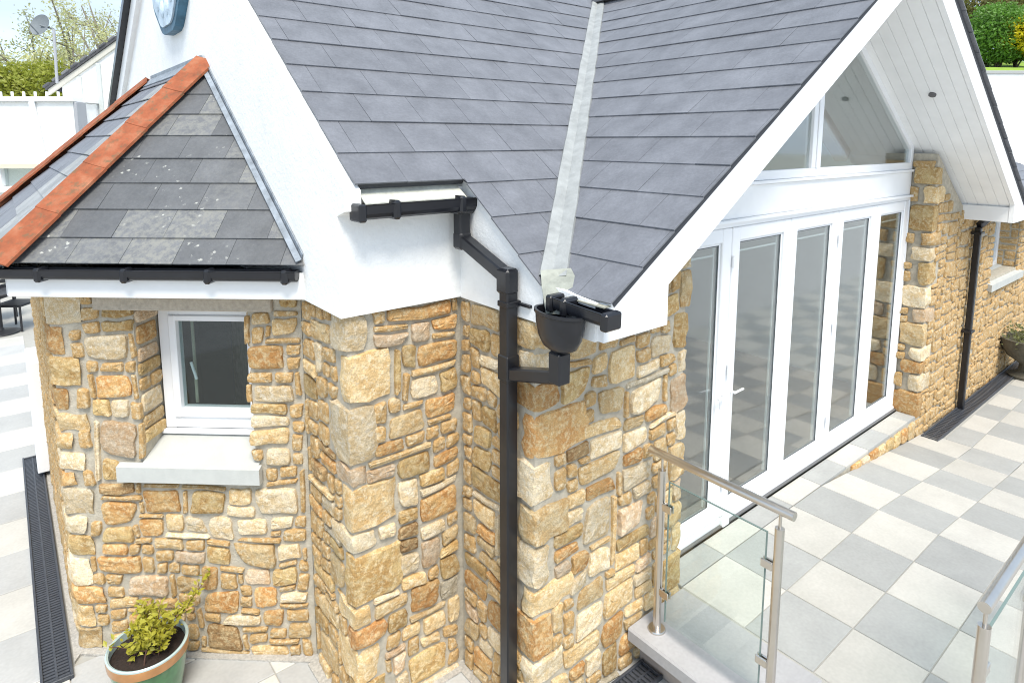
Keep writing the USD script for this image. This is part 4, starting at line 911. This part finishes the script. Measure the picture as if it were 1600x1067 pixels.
# stones of the little riser below the door step
rs = [(x, x + float(rng.uniform(.14, .26))) for x in np.arange(5.6, 7.5, .2)]
for (a, b) in rs:
    zt = float(zterr((a + b) / 2)); hgt = ZT0 - .034 - zt
    if hgt > .03:
        V, F = stone_shape(a, a + .2, zt - .02, zt + hgt, rng, joint=.004, proud=.02)
        P = np.column_stack([V[:, 0], YW - V[:, 1] - .0, V[:, 2]]); part(terr, 'riser_stone', (P, F), SM[kk[int(rng.integers(0, 7))]], smooth=40)
cop = part(terr, 'coping', cat(cbox((2.80, -.2, ZT0 - .095), (3.365, 1.35, ZT0 - .001), .012), cbox((2.80, 1.355, ZT0 - .095), (3.365, 2.315, ZT0 - .001), .012)), paving('pale_coping', (.35, .345, .345)))
part(terr, 'riser', cbox((2.93, -.2, -.1), (3.0, 2.31, ZT0 - .097), 0), paving('riser_stone_face', (.44, .38, .33)))
# lower patio slabs (seen left of the bay and beside the pot)
PXL = [-.93, -.43, .07, .57, 1.07, 1.57, 2.07, 2.57, 2.93]
PYL = [-.2, .23, .66, 1.09, 1.52, 1.95, 2.38, 2.81, 3.24, 3.67, 4.10] + [4.53 + .55 * i for i in range(0, 17)]
for i in range(len(PXL) - 1):
    for j in range(len(PYL) - 1):
        x0, x1, y0, y1 = PXL[i], PXL[i + 1], PYL[j], PYL[j + 1]
        if seen(np.array([[x0, y0, 0], [x1, y0, 0], [x1, y1, 0], [x0, y1, 0]], float)) == 0: continue
        if x0 > 1.5 and y0 > 2.9: continue
        if x0 > .5 and y0 > 4.6: continue
        if x0 >= .07 and x1 < .6 and y0 > 4.5: continue
        slab(patio, x0, x1, y0, y1, lambda x: 0.0, SLABG2 if (i + j) % 2 == 0 else SLABW2)
part(patio, 'wall_foot', cat(prism([(.10, 4.55), (BX + .05, 4.70), (BX + .05, 8.2), (.10, 8.2)], -.05, .012), prism([(.12, 4.62), (1.32, 3.56), (1.36, 3.7), (.2, 4.75)], -.05, .010), cbox((XG - .07, 3.0, -.05), (XG + .02, 3.6, .011), 0), cbox((XG - .05, YM - .06, -.05), (XS, YM + .02, .0115), 0), cbox((XS - .06, YW - .0, -.05), (XS + .02, YM - .06, .012), 0)), GRAVEL, kind='stuff')
# drains: a channel with a slotted grating each
def channel(label, a, b, w, z, grp='black drain channels in the paving'):
    a, b = np.array([*a, z], float), np.array([*b, z], float); t = b - a; Ln = np.linalg.norm(t); t /= Ln; s = np.cross(up, t)
    d = thing('drain_channel', label, 'drain', tuple(a), grp)
    part(d, 'channel_frame', cat(bar(a + s * (w / 2) + up * .004, b + s * (w / 2) + up * .004, .016, .03, c=.002), bar(a - s * (w / 2) + up * .004, b - s * (w / 2) + up * .004, .016, .03, c=.002), bar(a + t * .006 + up * .003, a + t * .02 + up * .003, w, .03, c=.002), bar(b - t * .006 + up * .003, b - t * .02 + up * .003, w, .03, c=.002)), DRAIN)
    n = int(min(Ln / .03, 120)); st = Ln / n
    part(d, 'grating', cat(*[bar(a + t * (st * (k + .5) - st * .3) + up * .002, a + t * (st * (k + .5) + st * .3) + up * .002, w - .018, .012, c=0) for k in range(n)], bar(a + up * .004, b + up * .004, .012, .014, c=0)), DRAIN)
    part(d, 'channel_bed', bar(a - up * .018, b - up * .018, w - .01, .006, c=0), BLACKP)
channel('long black grated drain channel along the foot of the bay wall at the left', (.005, 4.42), (.005, 8.0), .15, .008)
channel('short black grated drain beside the raised terrace coping', (2.10, 2.20), (2.92, 2.20), .15, .008)
channel('black drain channel along the far wall under the right downpipe', (7.72, 2.205), (14.0, 2.205), .15, float(zterr(9)) + .006)

# ---------------------------------------------------------------- balustrades
def balustrade(label, a, b, posts, zb, zt, rail0, rail1, loc, side):
    t = thing('glass_balustrade', label, 'balustrade', loc, 'glass and steel balustrades of the terrace')
    part(t, 'handrail', rod(rail0, rail1, .0245, 20), STEEL, smooth=40)
    for p in posts:
        q = part(t, 'post', cat(rod((*p, zb), (*p, zt), .024, 20), rod((*p, zt), (*p, zt + .075), .008, 10)), STEEL, smooth=40)
        part(q, 'base_flange', cat(lathe([(0, .012), (.05, .012), (.055, .006), (.055, -.004)], (*p, zb), 24)), STEEL, smooth=40)
    return t
b1 = balustrade('glass balustrade panel beside the stone corner, left of the terrace', None, None, [(2.93, 2.185), (2.93, 1.447)], ZT0, 1.345, (2.93, 2.275, 1.442), (2.93, 1.375, 1.442), (2.93, 1.8, ZT0), 0)
part(b1, 'glass_panel', cbox((2.925, 1.515, ZT0 + .09), (2.935, 2.125, 1.29), .002), BGLASS)
EDGE = simple('cut_glass_edge', (.16, .22, .20), .25)
part(b1, 'glass_edge', cat(cbox((2.9246, 1.514, 1.2902), (2.9354, 2.126, 1.294), 0), cbox((2.9246, 1.510, ZT0 + .09), (2.9354, 1.5146, 1.294), 0), cbox((2.9246, 2.1254, ZT0 + .09), (2.9354, 2.130, 1.294), 0)), EDGE)
for (y, s) in ((2.185, -1), (1.447, 1)):
    for z in (.56, 1.12):
        part(b1, 'glass_clamp', cat(cbox((2.912, y + s * .022, z - .024), (2.9235, y + s * .085, z + .024), .004), cbox((2.9365, y + s * .022, z - .024), (2.948, y + s * .085, z + .024), .004), cbox((2.915, y + s * .015, z - .018), (2.945, y + s * .032, z + .018), .004)), STEEL)
P2 = shot(1595, 1030, 1, .59)
b2 = balustrade('glass balustrade with bright steel handrail at the lower right edge', None, None, [(2.955, .59), (float(P2[0]) + .0, .59), (4.6, .59)], ZT0, 1.345, (2.92, .59, 1.442), (5.4, .59, 1.442), (4.0, .59, ZT0), 0)
part(b2, 'glass_panel', cbox((3.01, .585, ZT0 + .09), (float(P2[0]) - .06, .595, 1.29), .002), BGLASS)
part(b2, 'glass_panel', cbox((float(P2[0]) + .06, .585, ZT0 + .09), (4.54, .595, 1.29), .002), BGLASS)
part(b2, 'glass_edge', cat(cbox((3.01, .5846, 1.2902), (float(P2[0]) - .06, .5954, 1.294), 0), cbox((3.006, .5846, ZT0 + .09), (3.0098, .5954, 1.294), 0)), EDGE)
for (x, s) in ((2.955, 1), (float(P2[0]), -1), (float(P2[0]), 1), (4.6, -1)):
    for z in (.56, 1.12):
        part(b2, 'glass_clamp', cat(cbox((x + s * .022, .572, z - .024), (x + s * .085, .5835, z + .024), .004), cbox((x + s * .022, .5965, z - .024), (x + s * .085, .608, z + .024), .004), cbox((x + s * .015, .575, z - .018), (x + s * .032, .605, z + .018), .004)), STEEL)

# ---------------------------------------------------------------- flower pot and its shrub
PC = np.array([.44, 3.97, .004])
GLAZE = simple('green_glaze', (.055, .155, .06), .22, var=.4, vscale=9, coat=.6, bump=.08, bscale=20)
TERRA2 = simple('tan_rim_band', (.36, .17, .06), .35, var=.25, vscale=12, coat=.4)
RIMW = simple('pale_glazed_lip', (.42, .52, .50), .25, var=.15, coat=.5)
SOIL = simple('potting_soil', (.028, .017, .012), .95, var=.4, vscale=50, bump=1.0, bscale=90)
pot = thing('flower_pot', 'green glazed flower pot with tan rim at the foot of the bay wall', 'flower pot', tuple(PC))
ph = .35
part(pot, 'body', lathe([(0, 0), (.150, 0), (.158, .01), (.190, .17), (.205, ph - .075), (.206, ph - .07)], PC, 48), GLAZE, smooth=40)
part(pot, 'rim_band', lathe([(.206, ph - .07), (.214, ph - .064), (.217, ph - .03), (.215, ph - .012)], PC, 48), TERRA2, smooth=40)
part(pot, 'lip', lathe([(.215, ph - .012), (.216, ph - .002), (.209, ph + .003), (.199, ph - .003), (.197, ph - .05)], PC, 48), RIMW, smooth=40)
sv_, sf_ = lathe([(0, ph - .035), (.05, ph - .034), (.10, ph - .036), (.15, ph - .04), (.199, ph - .05)], PC, 40)
sv_[:, 2] += (meshkit.fbm(sv_ * 30, 3) - .5) * .03
part(pot, 'soil', (sv_, sf_), SOIL)
def leaf_mat(name, col, tr=.35):
    return usdkit.material(stage, L + name, {'g': ('geometry', {}), 'vi': ('map_range', {'to_min': .6, 'to_max': 1.45}), 's': ('vector_math', {'math_type': 'scale', 'vector1': col}), 'p': ('principled_bsdf', {'roughness': .45}), 't': ('translucent_bsdf', {}), 'm': ('mix_closure', {'fac': tr})},
        [('rnd.value', 'vi.value'), ('vi.result', 's.scale'), ('s.vector', 'p.base_color'), ('s.vector', 't.color'), ('p.BSDF', 'm.closure1'), ('t.BSDF', 'm.closure2')], surface='m.closure')
def leaves(P, size, rng, aspect=.55, updir=None):
    """curved little leaves of 4 triangles at the points P"""
    n = len(P); d = rng.normal(size=(n, 3)); d[:, 2] = np.abs(d[:, 2]) * .8
    if updir is not None: d = d * .7 + updir
    d /= np.linalg.norm(d, axis=1, keepdims=True)
    a = np.cross(d, rng.normal(size=(n, 3))); a /= np.linalg.norm(a, axis=1, keepdims=True); nn = np.cross(d, a)
    s = size * rng.uniform(.6, 1.3, (n, 1))
    V = np.stack([P, P + d * s * .5 + a * s * aspect / 2 + nn * s * .06, P + d * s + nn * s * -.10, P + d * s * .5 - a * s * aspect / 2 + nn * s * .06, P + d * s * .5 - nn * s * .03], 1).reshape(-1, 3)
    o = np.arange(n)[:, None, None] * 5
    F = (np.array([(0, 1, 4), (1, 2, 4), (2, 3, 4), (3, 0, 4)])[None] + o).reshape(-1, 3)
    return V, F
shrub = thing('pot_shrub', 'small yellow green shrub with brown twigs growing in the green pot', 'plant', tuple(PC + (0, 0, ph - .04)))
r2_ = np.random.default_rng(5)
LEAF1 = leaf_mat('young_leaf', (.56, .52, .06)); TWIG = simple('twig', (.10, .05, .035), .9)
tips = []
for i in range(26):
    a = r2_.uniform(0, 2 * np.pi); r0 = r2_.uniform(0, .13); base = PC + np.array([r0 * math.cos(a), r0 * math.sin(a), ph - .045])
    lean = np.array([r2_.normal(.0, .10), r2_.normal(.0, .10), 0]) + (rt * [1, 1, 0]) * (.10 if i < 16 else -.06) 
    hgt = r2_.uniform(.16, .29) if i < 14 else r2_.uniform(.08, .18)
    ts = np.linspace(0, 1, 7)[:, None]
    c = base + ts * np.array([0, 0, hgt]) + ts ** 1.5 * lean + r2_.normal(0, .007, (7, 3)) * ts
    part(shrub, 'twig', tubepath(c, np.linspace(.0045, .0018, 7), 5), TWIG)
    tips.append(c)
LP = []
for i, c in enumerate(tips):
    n = 62 if i < 16 else 16
    t0 = r2_.uniform(.35, 1.0, n); idx = t0 * 6; i0 = np.clip(idx.astype(int), 0, 5); fr = (idx - i0)[:, None]
    LP.append(c[i0] * (1 - fr) + c[i0 + 1] * fr + r2_.normal(0, .016, (n, 3)))
part(shrub, 'leaves', leaves(np.vstack(LP), .038, r2_), LEAF1, kind='stuff')

# ---------------------------------------------------------------- wall ornament on the white gable
oy0, oy1 = float(shot(290, 10, 0, RX - .06)[1]), float(shot(239, 10, 0, RX - .06)[1]); ay, az = (oy1 - oy0) / 2, .60; OC = np.array([RX, (oy0 + oy1) / 2, float(shot(262, 56, 0, RX - .06)[2]) + az])
orn = thing('wall_plaque', 'oval pale blue wall plaque with dark blue rim high on the white gable', 'plaque', tuple(OC))
BLUE = simple('dark_blue_rim', (.045, .12, .18), .5, var=.4, vscale=10); PBLUE = simple('pale_blue_relief', (.50, .60, .68), .6, var=.3, vscale=9, bump=.8, bscale=18)
th = np.arange(48) * 2 * np.pi / 48
def oval(sy, sz, x0, x1, wob=0.0):
    pts = [(OC[1] + ay * sy * math.cos(q) * (1 + wob * math.sin(9 * q)), OC[2] + az * sz * math.sin(q) * (1 + wob * math.sin(9 * q))) for q in th]
    return prism_yz(pts, x0, x1)
part(orn, 'rim', oval(1, 1, RX - .07, RX - .001, .02), BLUE)
part(orn, 'face', oval(.88, .90, RX - .085, RX - .071, .02), PBLUE)
for k in range(14):
    q = 2 * np.pi * k / 14
    c = np.array([RX - .085, OC[1] + ay * .66 * math.cos(q), OC[2] + az * .66 * math.sin(q)])
    s = trimesh.creation.icosphere(1, 1.0); v = s.vertices * [.022, .055 * (1 + .4 * abs(math.cos(q))), .055 * (1 + .4 * abs(math.sin(q)))] + c
    part(orn, 'scroll', (v, s.faces), PBLUE, smooth=True)
s = trimesh.creation.icosphere(2, 1.0); part(orn, 'boss', (s.vertices * [.04, .2, .25] + [RX - .082, OC[1], OC[2]], s.faces), PBLUE, smooth=True)

# ---------------------------------------------------------------- behind on the left: neighbours, furniture, trees
def at(px, py, depth):
    v = rt * (px - 800) / FPX + dn * (py - 354.5) / FPX + fw
    return CAM + v * depth
fwh = np.array([fw[0], fw[1], 0]); fwh /= np.linalg.norm(fwh)
# white flat roofed building with a window band
D1 = 16.5
pl, pr_ = at(-260, 200, D1), at(118, 200, D1)
ztop, zlow, zwin = at(50, 152, D1)[2], at(50, 258, D1)[2], at(50, 290, D1)[2]
o1 = np.array([pr_[0], pr_[1], 0]); W1 = np.linalg.norm((pl - pr_)[:2])
f1 = frame(o1, -rt, -fwh)
nb1 = thing('white_outbuilding', 'low white rendered building with spiked parapet and a window band at far left', 'building', tuple(o1))
part(nb1, 'wall', f1(cbox((0, -3.5, zlow), (W1, 0, ztop - .14), 0)), RENDER)
part(nb1, 'coping', f1(cbox((-.05, -3.5, ztop - .13), (W1, .09, ztop), .01)), WPAINT)
part(nb1, 'base_wall', f1(cat(cbox((0, -3.5, -.1), (W1, -.06, zwin - .05), 0), cbox((0, -3.5, zwin - .05), (W1, -.3, zlow), 0))), RENDER)
part(nb1, 'lintel_band', f1(cbox((-.02, -.05, zlow - .1), (W1, .05, zlow + .03), .01)), simple('cream_band', (.60, .56, .45), .7))
for k in range(6):
    a = .15 + k * 1.05
    w = part(nb1, 'window', f1(cat(cbox((a, -.28, zwin - .04), (a + .06, -.05, zlow - .1), 0), cbox((a + .94, -.28, zwin - .04), (a + 1.0, -.05, zlow - .1), 0))), WHITE)
    part(w, 'pane', f1(cbox((a + .06, -.2, zwin - .04), (a + .94, -.19, zlow - .1), 0)), GLASS)
part(nb1, 'sill', f1(cbox((-.02, -.06, zwin - .2), (W1, .06, zwin - .05), .01)), WPAINT)
for k in range(16):
    a = .06 + k * .30
    part(nb1, 'spike', f1(cat(cbox((a, -.05, ztop), (a + .05, .0, ztop + .13), .006))), WPAINT)
dp_ = [at(40, 166, D1 - .1), at(63, 250, D1 - .1)]
a_ = float((dp_[1] - o1) @ (-rt))
part(nb1, 'downpipe', f1(rod((a_ + .18, .08, ztop - .14), (a_, .08, zlow + .05), .07, 10)), WHITE)
part(nb1, 'corner_trim', f1(cbox((-.10, -.35, zlow - .6), (-.004, .03, ztop - .14), .01)), simple('grey_trim', (.34, .35, .37), .7))
# second neighbour: white gable with tiled verge
D2 = 17.5
o2 = at(103, 200, D2); o2[2] = 0
f2 = frame(o2, rt, -fwh)
zz0, zz1 = at(100, 128, D2)[2], at(215, 52, D2)[2]
W2 = float((at(260, 100, D2) - o2) @ rt); sl2 = (zz1 - zz0) / float((at(215, 100, D2) - at(100, 100, D2)) @ rt)
nb2 = thing('tiled_cottage', 'white walled cottage end with dark tiled verge behind the red hip tiles', 'house', tuple(o2))
def up2(poly, y0, y1): return f2(prism_xz(poly, y0, y1))
part(nb2, 'wall', up2([(0, -.1), (W2, -.1), (W2, zz0 + sl2 * W2), (0, zz0)], -4, 0), RENDER)
part(nb2, 'barge_board', up2([(-.35, zz0 - sl2 * .35 - .16), (W2, zz0 + sl2 * W2 - .16), (W2, zz0 + sl2 * W2), (-.35, zz0 - sl2 * .35)], .001, .06), simple('cream_barge', (.55, .53, .46), .7))
part(nb2, 'roof', up2([(-.4, zz0 - sl2 * .4 + .01), (W2, zz0 + sl2 * W2 + .01), (W2, zz0 + sl2 * W2 + .10), (-.4, zz0 - sl2 * .4 + .10)], -4, .10), simple('dark_roof_tile', (.07, .07, .075), .7, var=.3))
for k in range(11):
    a = -.36 + k * .27
    c = np.array([a, 0, zz0 + sl2 * a + .12]); dd = np.array([1, 0, sl2]) / math.hypot(1, sl2)
    part(nb2, 'verge_tile', f2(bar(c + [0, -.3, 0], c + [0, .13, 0], .23, .07, up=(-sl2, 0, 1), c=.02)), simple(f'verge_tile_{k}', (.09 + .05 * (k % 3), .09 + .05 * (k % 3), .095 + .05 * (k % 3)), .7, var=.2))
for k, a in enumerate((.45, 1.0, 1.75)):
    if a < W2: part(nb2, 'wall_batten', f2(cbox((a, .001, 1.0), (a + .12, .05, zz0 + sl2 * a - .18), .01)), simple(f'batten_{k}', (.52, .55, .53), .7))
# satellite dish
D3 = 16.6
pb, pt, pd = at(88, 118, D3), at(84, 46, D3), at(63, 40, D3)
dish = thing('satellite_dish', 'grey satellite dish on a thin mast above the tiled verge', 'satellite dish', tuple(pb))
GREYM = simple('grey_dish', (.16, .18, .19), .6, var=.1)
part(dish, 'mast', cat(rod(pb - [0, 0, .2], pt, .035, 10)), simple('mast_metal', (.35, .36, .38), .5))
part(dish, 'arm', cat(rod(pt, pd, .025, 8)), GREYM)
dv, df = lathe([(0, .05), (.12, .042), (.22, .02), (.29, -.02), (.295, -.03), (.22, .008), (.12, .03), (0, .038)], (0, 0, 0), 28)
ax = -fwh * .85 + rt * -.15 + up * .3; ax /= np.linalg.norm(ax); ex = np.cross(up, ax); ex /= np.linalg.norm(ex); ey = np.cross(ax, ex)
dv[:, 0] *= .98
part(dish, 'reflector', (pd + dv @ np.stack([ex, ey, -ax]), df[:, ::-1]), GREYM, smooth=50)
part(dish, 'feed_arm', cat(rod(pd + ax * -.02 - ey * .25, pd + ax * .30 - ey * .12, .018, 8)), GREYM)
# garden table and chairs, black
BLK = simple('black_metal', (.02, .02, .022), .5)
def chair(loc, ang, label):
    t = thing('garden_chair', label, 'chair', tuple(loc), 'black garden chairs on the left patio'); c, s = math.cos(ang), math.sin(ang); fr = frame(loc, (c, s, 0), (-s, c, 0))
    part(t, 'seat', fr(cbox((-.24, -.24, .43), (.24, .24, .47), .01)), BLK)
    for x in (-.22, .22):
        for y in (-.22, .22): part(t, 'leg', fr(rod((x, y, 0), (x, y, .44 if y < 0 else .9), .018, 8)), BLK)
    for k in range(4): part(t, 'back_slat', fr(cbox((-.22, .205, .56 + k * .09), (.22, .225, .61 + k * .09), .004)), BLK)
    for x in (-.24, .24): part(t, 'armrest', fr(cbox((x - .025, -.22, .64), (x + .025, .22, .665), .004)), BLK)
chair(shot(30, 512, 2, 0) * [1, 1, 0], .9, 'black metal garden chair nearest the stone bay on the left patio')
chair(shot(-6, 500, 2, 0) * [1, 1, 0], -.6, 'black metal garden chair cut by the left edge behind the table')
tb = shot(2, 520, 2, 0) * [1, 1, 0]
table = thing('garden_table', 'black garden table at the far left edge of the patio', 'table', tuple(tb))
part(table, 'tabletop', cat(lathe([(0, .74), (.40, .74), (.41, .73), (.41, .71), (0, .71)], tb, 32)), BLK)
part(table, 'pedestal', cat(lathe([(.28, 0), (.27, .02), (.05, .05), (.035, .1), (.035, .71)], tb, 20)), BLK)
# trees
def tree(name, label, group, base, h, r, col, seed, nleaf=2600, size=.10, sparse=False):
    g = np.random.default_rng(seed); base = np.array(base, float)
    t = thing(name, label, 'tree', tuple(base), group)
    br = []; tp = []
    trunk = base + np.linspace(0, 1, 6)[:, None] * np.array([g.normal(0, .15), g.normal(0, .15), h * .45])
    br.append(tubepath(trunk, np.linspace(h * .022, h * .012, 6), 8))
    for i in range(11):
        st = trunk[int(g.integers(2, 6))]; a = g.uniform(0, 2 * np.pi); d = np.array([math.cos(a) * r * g.uniform(.5, 1), math.sin(a) * r * g.uniform(.5, 1), h * g.uniform(.2, .52)])
        ts = np.linspace(0, 1, 6)[:, None]; c = st + ts * d + np.sin(ts * 2.5) * g.normal(0, r * .08, 3)
        br.append(tubepath(c, np.linspace(h * .010, h * .003, 6), 6)); tp.append(c)
        for _ in range(5):
            s0 = c[int(g.integers(2, 6))]; e = s0 + g.normal(0, r * .28, 3) + [0, 0, r * .25]; cc = s0 + np.linspace(0, 1, 4)[:, None] * (e - s0); br.append(tubepath(cc, np.linspace(h * .004, h * .0015, 4), 5)); tp.append(cc)
    part(t, 'trunk', cat(*br), simple(f'{name}_bark_{seed}', (.24, .21, .17), .95, var=.3))
    P = np.vstack([c[int(g.integers(1, len(c)))] + g.normal(0, r * (.10 if sparse else .16), (1, 3)) for c in [tp[int(g.integers(0, len(tp)))] for _ in range(nleaf)]])
    part(t, 'crown', leaves(P, size, g), leaf_mat(f'{name}_leaf_{seed}', col, .4), kind='stuff')
    return t
def far(px, py, depth): return at(px, py, depth)
GRB = -.1; TG = 'thin trees behind the neighbours on the left'
q = far(42, 150, 36); tree('bare_tree', 'thin grey green tree behind the satellite dish, left of the mast', TG, (q[0], q[1], GRB), q[2] + 3.3 + 1.2, 2.4, (.34, .35, .17), 21, 7000, .17, True)
q = far(126, 120, 34); tree('bare_tree', 'pale budding tree right of the dish mast above the tiled verge', TG, (q[0], q[1], GRB), q[2] + 4.6, 2.6, (.40, .40, .20), 22, 8500, .17, True)
q = far(170, 90, 44); tree('bare_tree', 'distant thin tree showing between the cottage roof and white gable', TG, (q[0], q[1], GRB), q[2] + 4.5, 2.6, (.36, .36, .18), 23, 6000, .17, True)
q = far(-60, 120, 40); tree('bare_tree', 'sparse tree at the upper left edge of the sky', TG, (q[0], q[1], GRB), q[2] + 4.0, 2.8, (.34, .35, .17), 24, 6000, .17, True)
# low green hillside far behind on the left
hg = np.random.default_rng(77); hq = far(60, 100, 90.0); hx = np.linspace(-70, 60, 40); hy = np.linspace(0, 60, 16)
HV = np.array([(*(hq[:2] + rt[:2] * x + fwh[:2] * y), -.1 + (hq[2] + .1) * min(1, y / 22) * (.85 + .3 * meshkit.fbm(np.array([[x * .05, y * .05, 0]]), 3, 5)[0])) for y in hy for x in hx])
HF = np.array([t for i in range(15) for j in range(39) for t in ((i * 40 + j, i * 40 + j + 1, (i + 1) * 40 + j + 1), (i * 40 + j, (i + 1) * 40 + j + 1, (i + 1) * 40 + j))])
top('hills', (HV, HF), simple('hill_grass', (.20, .26, .06), .95, var=.4, vscale=.35), kind='structure', smooth=True)
# dense hedge
def hedge(label, px0, px1, ptop, depth, thick, col, seed, n, name='hedge', catg='hedge', zbase=-.1, size=.13):
    g = np.random.default_rng(seed); a, b = far(px0, ptop, depth), far(px1, ptop, depth); ztop = a[2]
    t = thing(name, label, catg, ((a[0] + b[0]) / 2, (a[1] + b[1]) / 2, zbase))
    d = (b - a); d[2] = 0; Ln = np.linalg.norm(d); d /= Ln; nn = np.array([-d[1], d[0], 0])
    u = g.uniform(0, Ln, n); w = g.normal(0, .5, n) * thick; k = g.uniform(0, 1, n) ** .6
    lump = meshkit.fbm(np.column_stack([u * .9, w * .6, np.zeros(n)]), 3, seed)
    P = a + u[:, None] * d + w[:, None] * nn; zt = ztop - .25 + .7 * (lump - .5) - np.abs(w) / thick * .5
    P[:, 2] = zbase + (zt - zbase) * k
    part(t, 'leaves', leaves(P, size, g), leaf_mat(f'hedge_leaf_{seed}', col, .35), kind='stuff')
    part(t, 'stems', cat(*[rod(a * [1, 1, 0] + d * q + [0, 0, zbase], a * [1, 1, 0] + d * q + g.normal(0, .1, 3) * [1, 1, 0] + [0, 0, ztop - .5], .05, 6) for q in np.linspace(.1, Ln - .1, max(3, int(Ln / .7)))]), simple(f'stem_{seed}', (.09, .07, .05), .95))
hedge('dense dark olive hedge above the white parapet at left', -180, 100, 92, 26, 1.3, (.26, .28, .035), 31, 24000, size=.19)
# ---------------------------------------------------------------- behind on the right
D5 = 24.0
hl = [far(1500, 112, D5), far(1760, 106, D5)]
zwt = hl[0][2]
fR = frame((hl[0][0], hl[0][1], 0), rt, -fwh)
gw = thing('garden_wall', 'white rendered retaining wall below the lawn at far right', 'wall', (hl[0][0], hl[0][1], 0))
part(gw, 'wall', fR(cbox((-1, -.3, -.1), (9, 0, zwt - .08), 0)), RENDER)
part(gw, 'coping', fR(cbox((-1.05, -.36, zwt - .08), (9.05, .06, zwt + .03), .01)), simple('grey_coping', (.36, .37, .36), .8))
LAWN = simple('lawn_grass', (.22, .33, .035), .95, var=.25, vscale=3, bump=.6, bscale=40)
top('lawn', fR(prism_xz([(-4, zwt - .1), (14, zwt - .1), (14, zwt - .05), (-4, zwt - .05)], -.36, -.31)), LAWN, kind='structure')
lz = lambda y: zwt - .05 + (-y) * .15
lv = np.array([(x, -.35 - y, lz(-y) + .12 * math.sin(x * .8 + y)) for y in np.linspace(0, 16, 9) for x in np.linspace(-6, 18, 13)])
lf = np.array([(i * 13 + j, i * 13 + j + 1, (i + 1) * 13 + j + 1) for i in range(8) for j in range(12)] + [(i * 13 + j, (i + 1) * 13 + j + 1, (i + 1) * 13 + j) for i in range(8) for j in range(12)])
lw = fR((lv, lf)); nrm = np.cross(lw[0][lw[1][0][1]] - lw[0][lw[1][0][0]], lw[0][lw[1][0][2]] - lw[0][lw[1][0][0]])
top('lawn_slope', (lw[0], lw[1] if nrm[2] > 0 else lw[1][:, ::-1]), LAWN, kind='structure')
def bush(label, px, py, depth, rad, col, seed, n, size=.09):
    g = np.random.default_rng(seed); c = far(px, py, depth); gz = c[2] - rad * .95
    t = thing('garden_bush', label, 'bush', (c[0], c[1], gz), 'bushes on the lawn at the right')
    d = g.normal(size=(n, 3)); d /= np.linalg.norm(d, axis=1, keepdims=True)
    rr = rad * (0.55 + .5 * g.uniform(0, 1, n) ** .5) * (.60 + .80 * meshkit.fbm(d * 2.6 + seed, 3))
    P = c + d * rr[:, None] * [1, 1, .85]
    part(t, 'leaves', leaves(P, size, g), leaf_mat(f'bush_leaf_{seed}', col, .35), kind='stuff')
    st = []
    for k in range(7):
        e = c + g.normal(0, rad * .35, 3); b0 = np.array([c[0], c[1], gz - .3]); st.append(tubepath(b0 + np.linspace(0, 1, 5)[:, None] * (e - b0), np.linspace(.05, .015, 5), 6))
    part(t, 'stems', cat(*st), simple(f'bush_stem_{seed}', (.09, .07, .05), .95))
bush('round bright green bush on the lawn right of the white gable', 1562, 58, 30, 1.55, (.11, .22, .035), 41, 12000, .16)
bush('yellow flowering bush at the upper right corner', 1612, 55, 29, 1.1, (.60, .50, .02), 42, 6000, .15)
bush('olive brown shrub behind the green bush', 1545, 14, 34, 2.0, (.32, .30, .10), 43, 9000, .2)
bush('low dark green shrub on the lawn in front of the yellow bush', 1590, 74, 30.5, .8, (.12, .22, .035), 44, 6000, .15)
bush('grey green shrub above the yellow bush', 1600, 8, 36, 1.9, (.30, .32, .17), 45, 8000, .2)
# dark planter at the right edge
pcn = shot(1603, 590, 2, .02)
pl2 = thing('stone_planter', 'dark weathered planter at the right edge beside the far wall', 'planter', tuple(pcn))
DKS = simple('dark_weathered_stone', (.10, .09, .065), .9, var=.4, vscale=14, bump=.5, bscale=40)
part(pl2, 'bowl', lathe([(0, .0), (.20, 0), (.22, .04), (.10, .10), (.09, .20), (.24, .30), (.33, .45), (.35, .56), (.31, .56), (.28, .48), (0, .44)], pcn, 32), DKS, smooth=45)
g6 = np.random.default_rng(61); PP = pcn + np.column_stack([g6.normal(0, .15, 500), g6.normal(0, .15, 500), g6.uniform(.46, .72, 500)])
part(pl2, 'plants', leaves(PP, .05, g6), leaf_mat('planter_leaf', (.12, .13, .05)), kind='stuff')
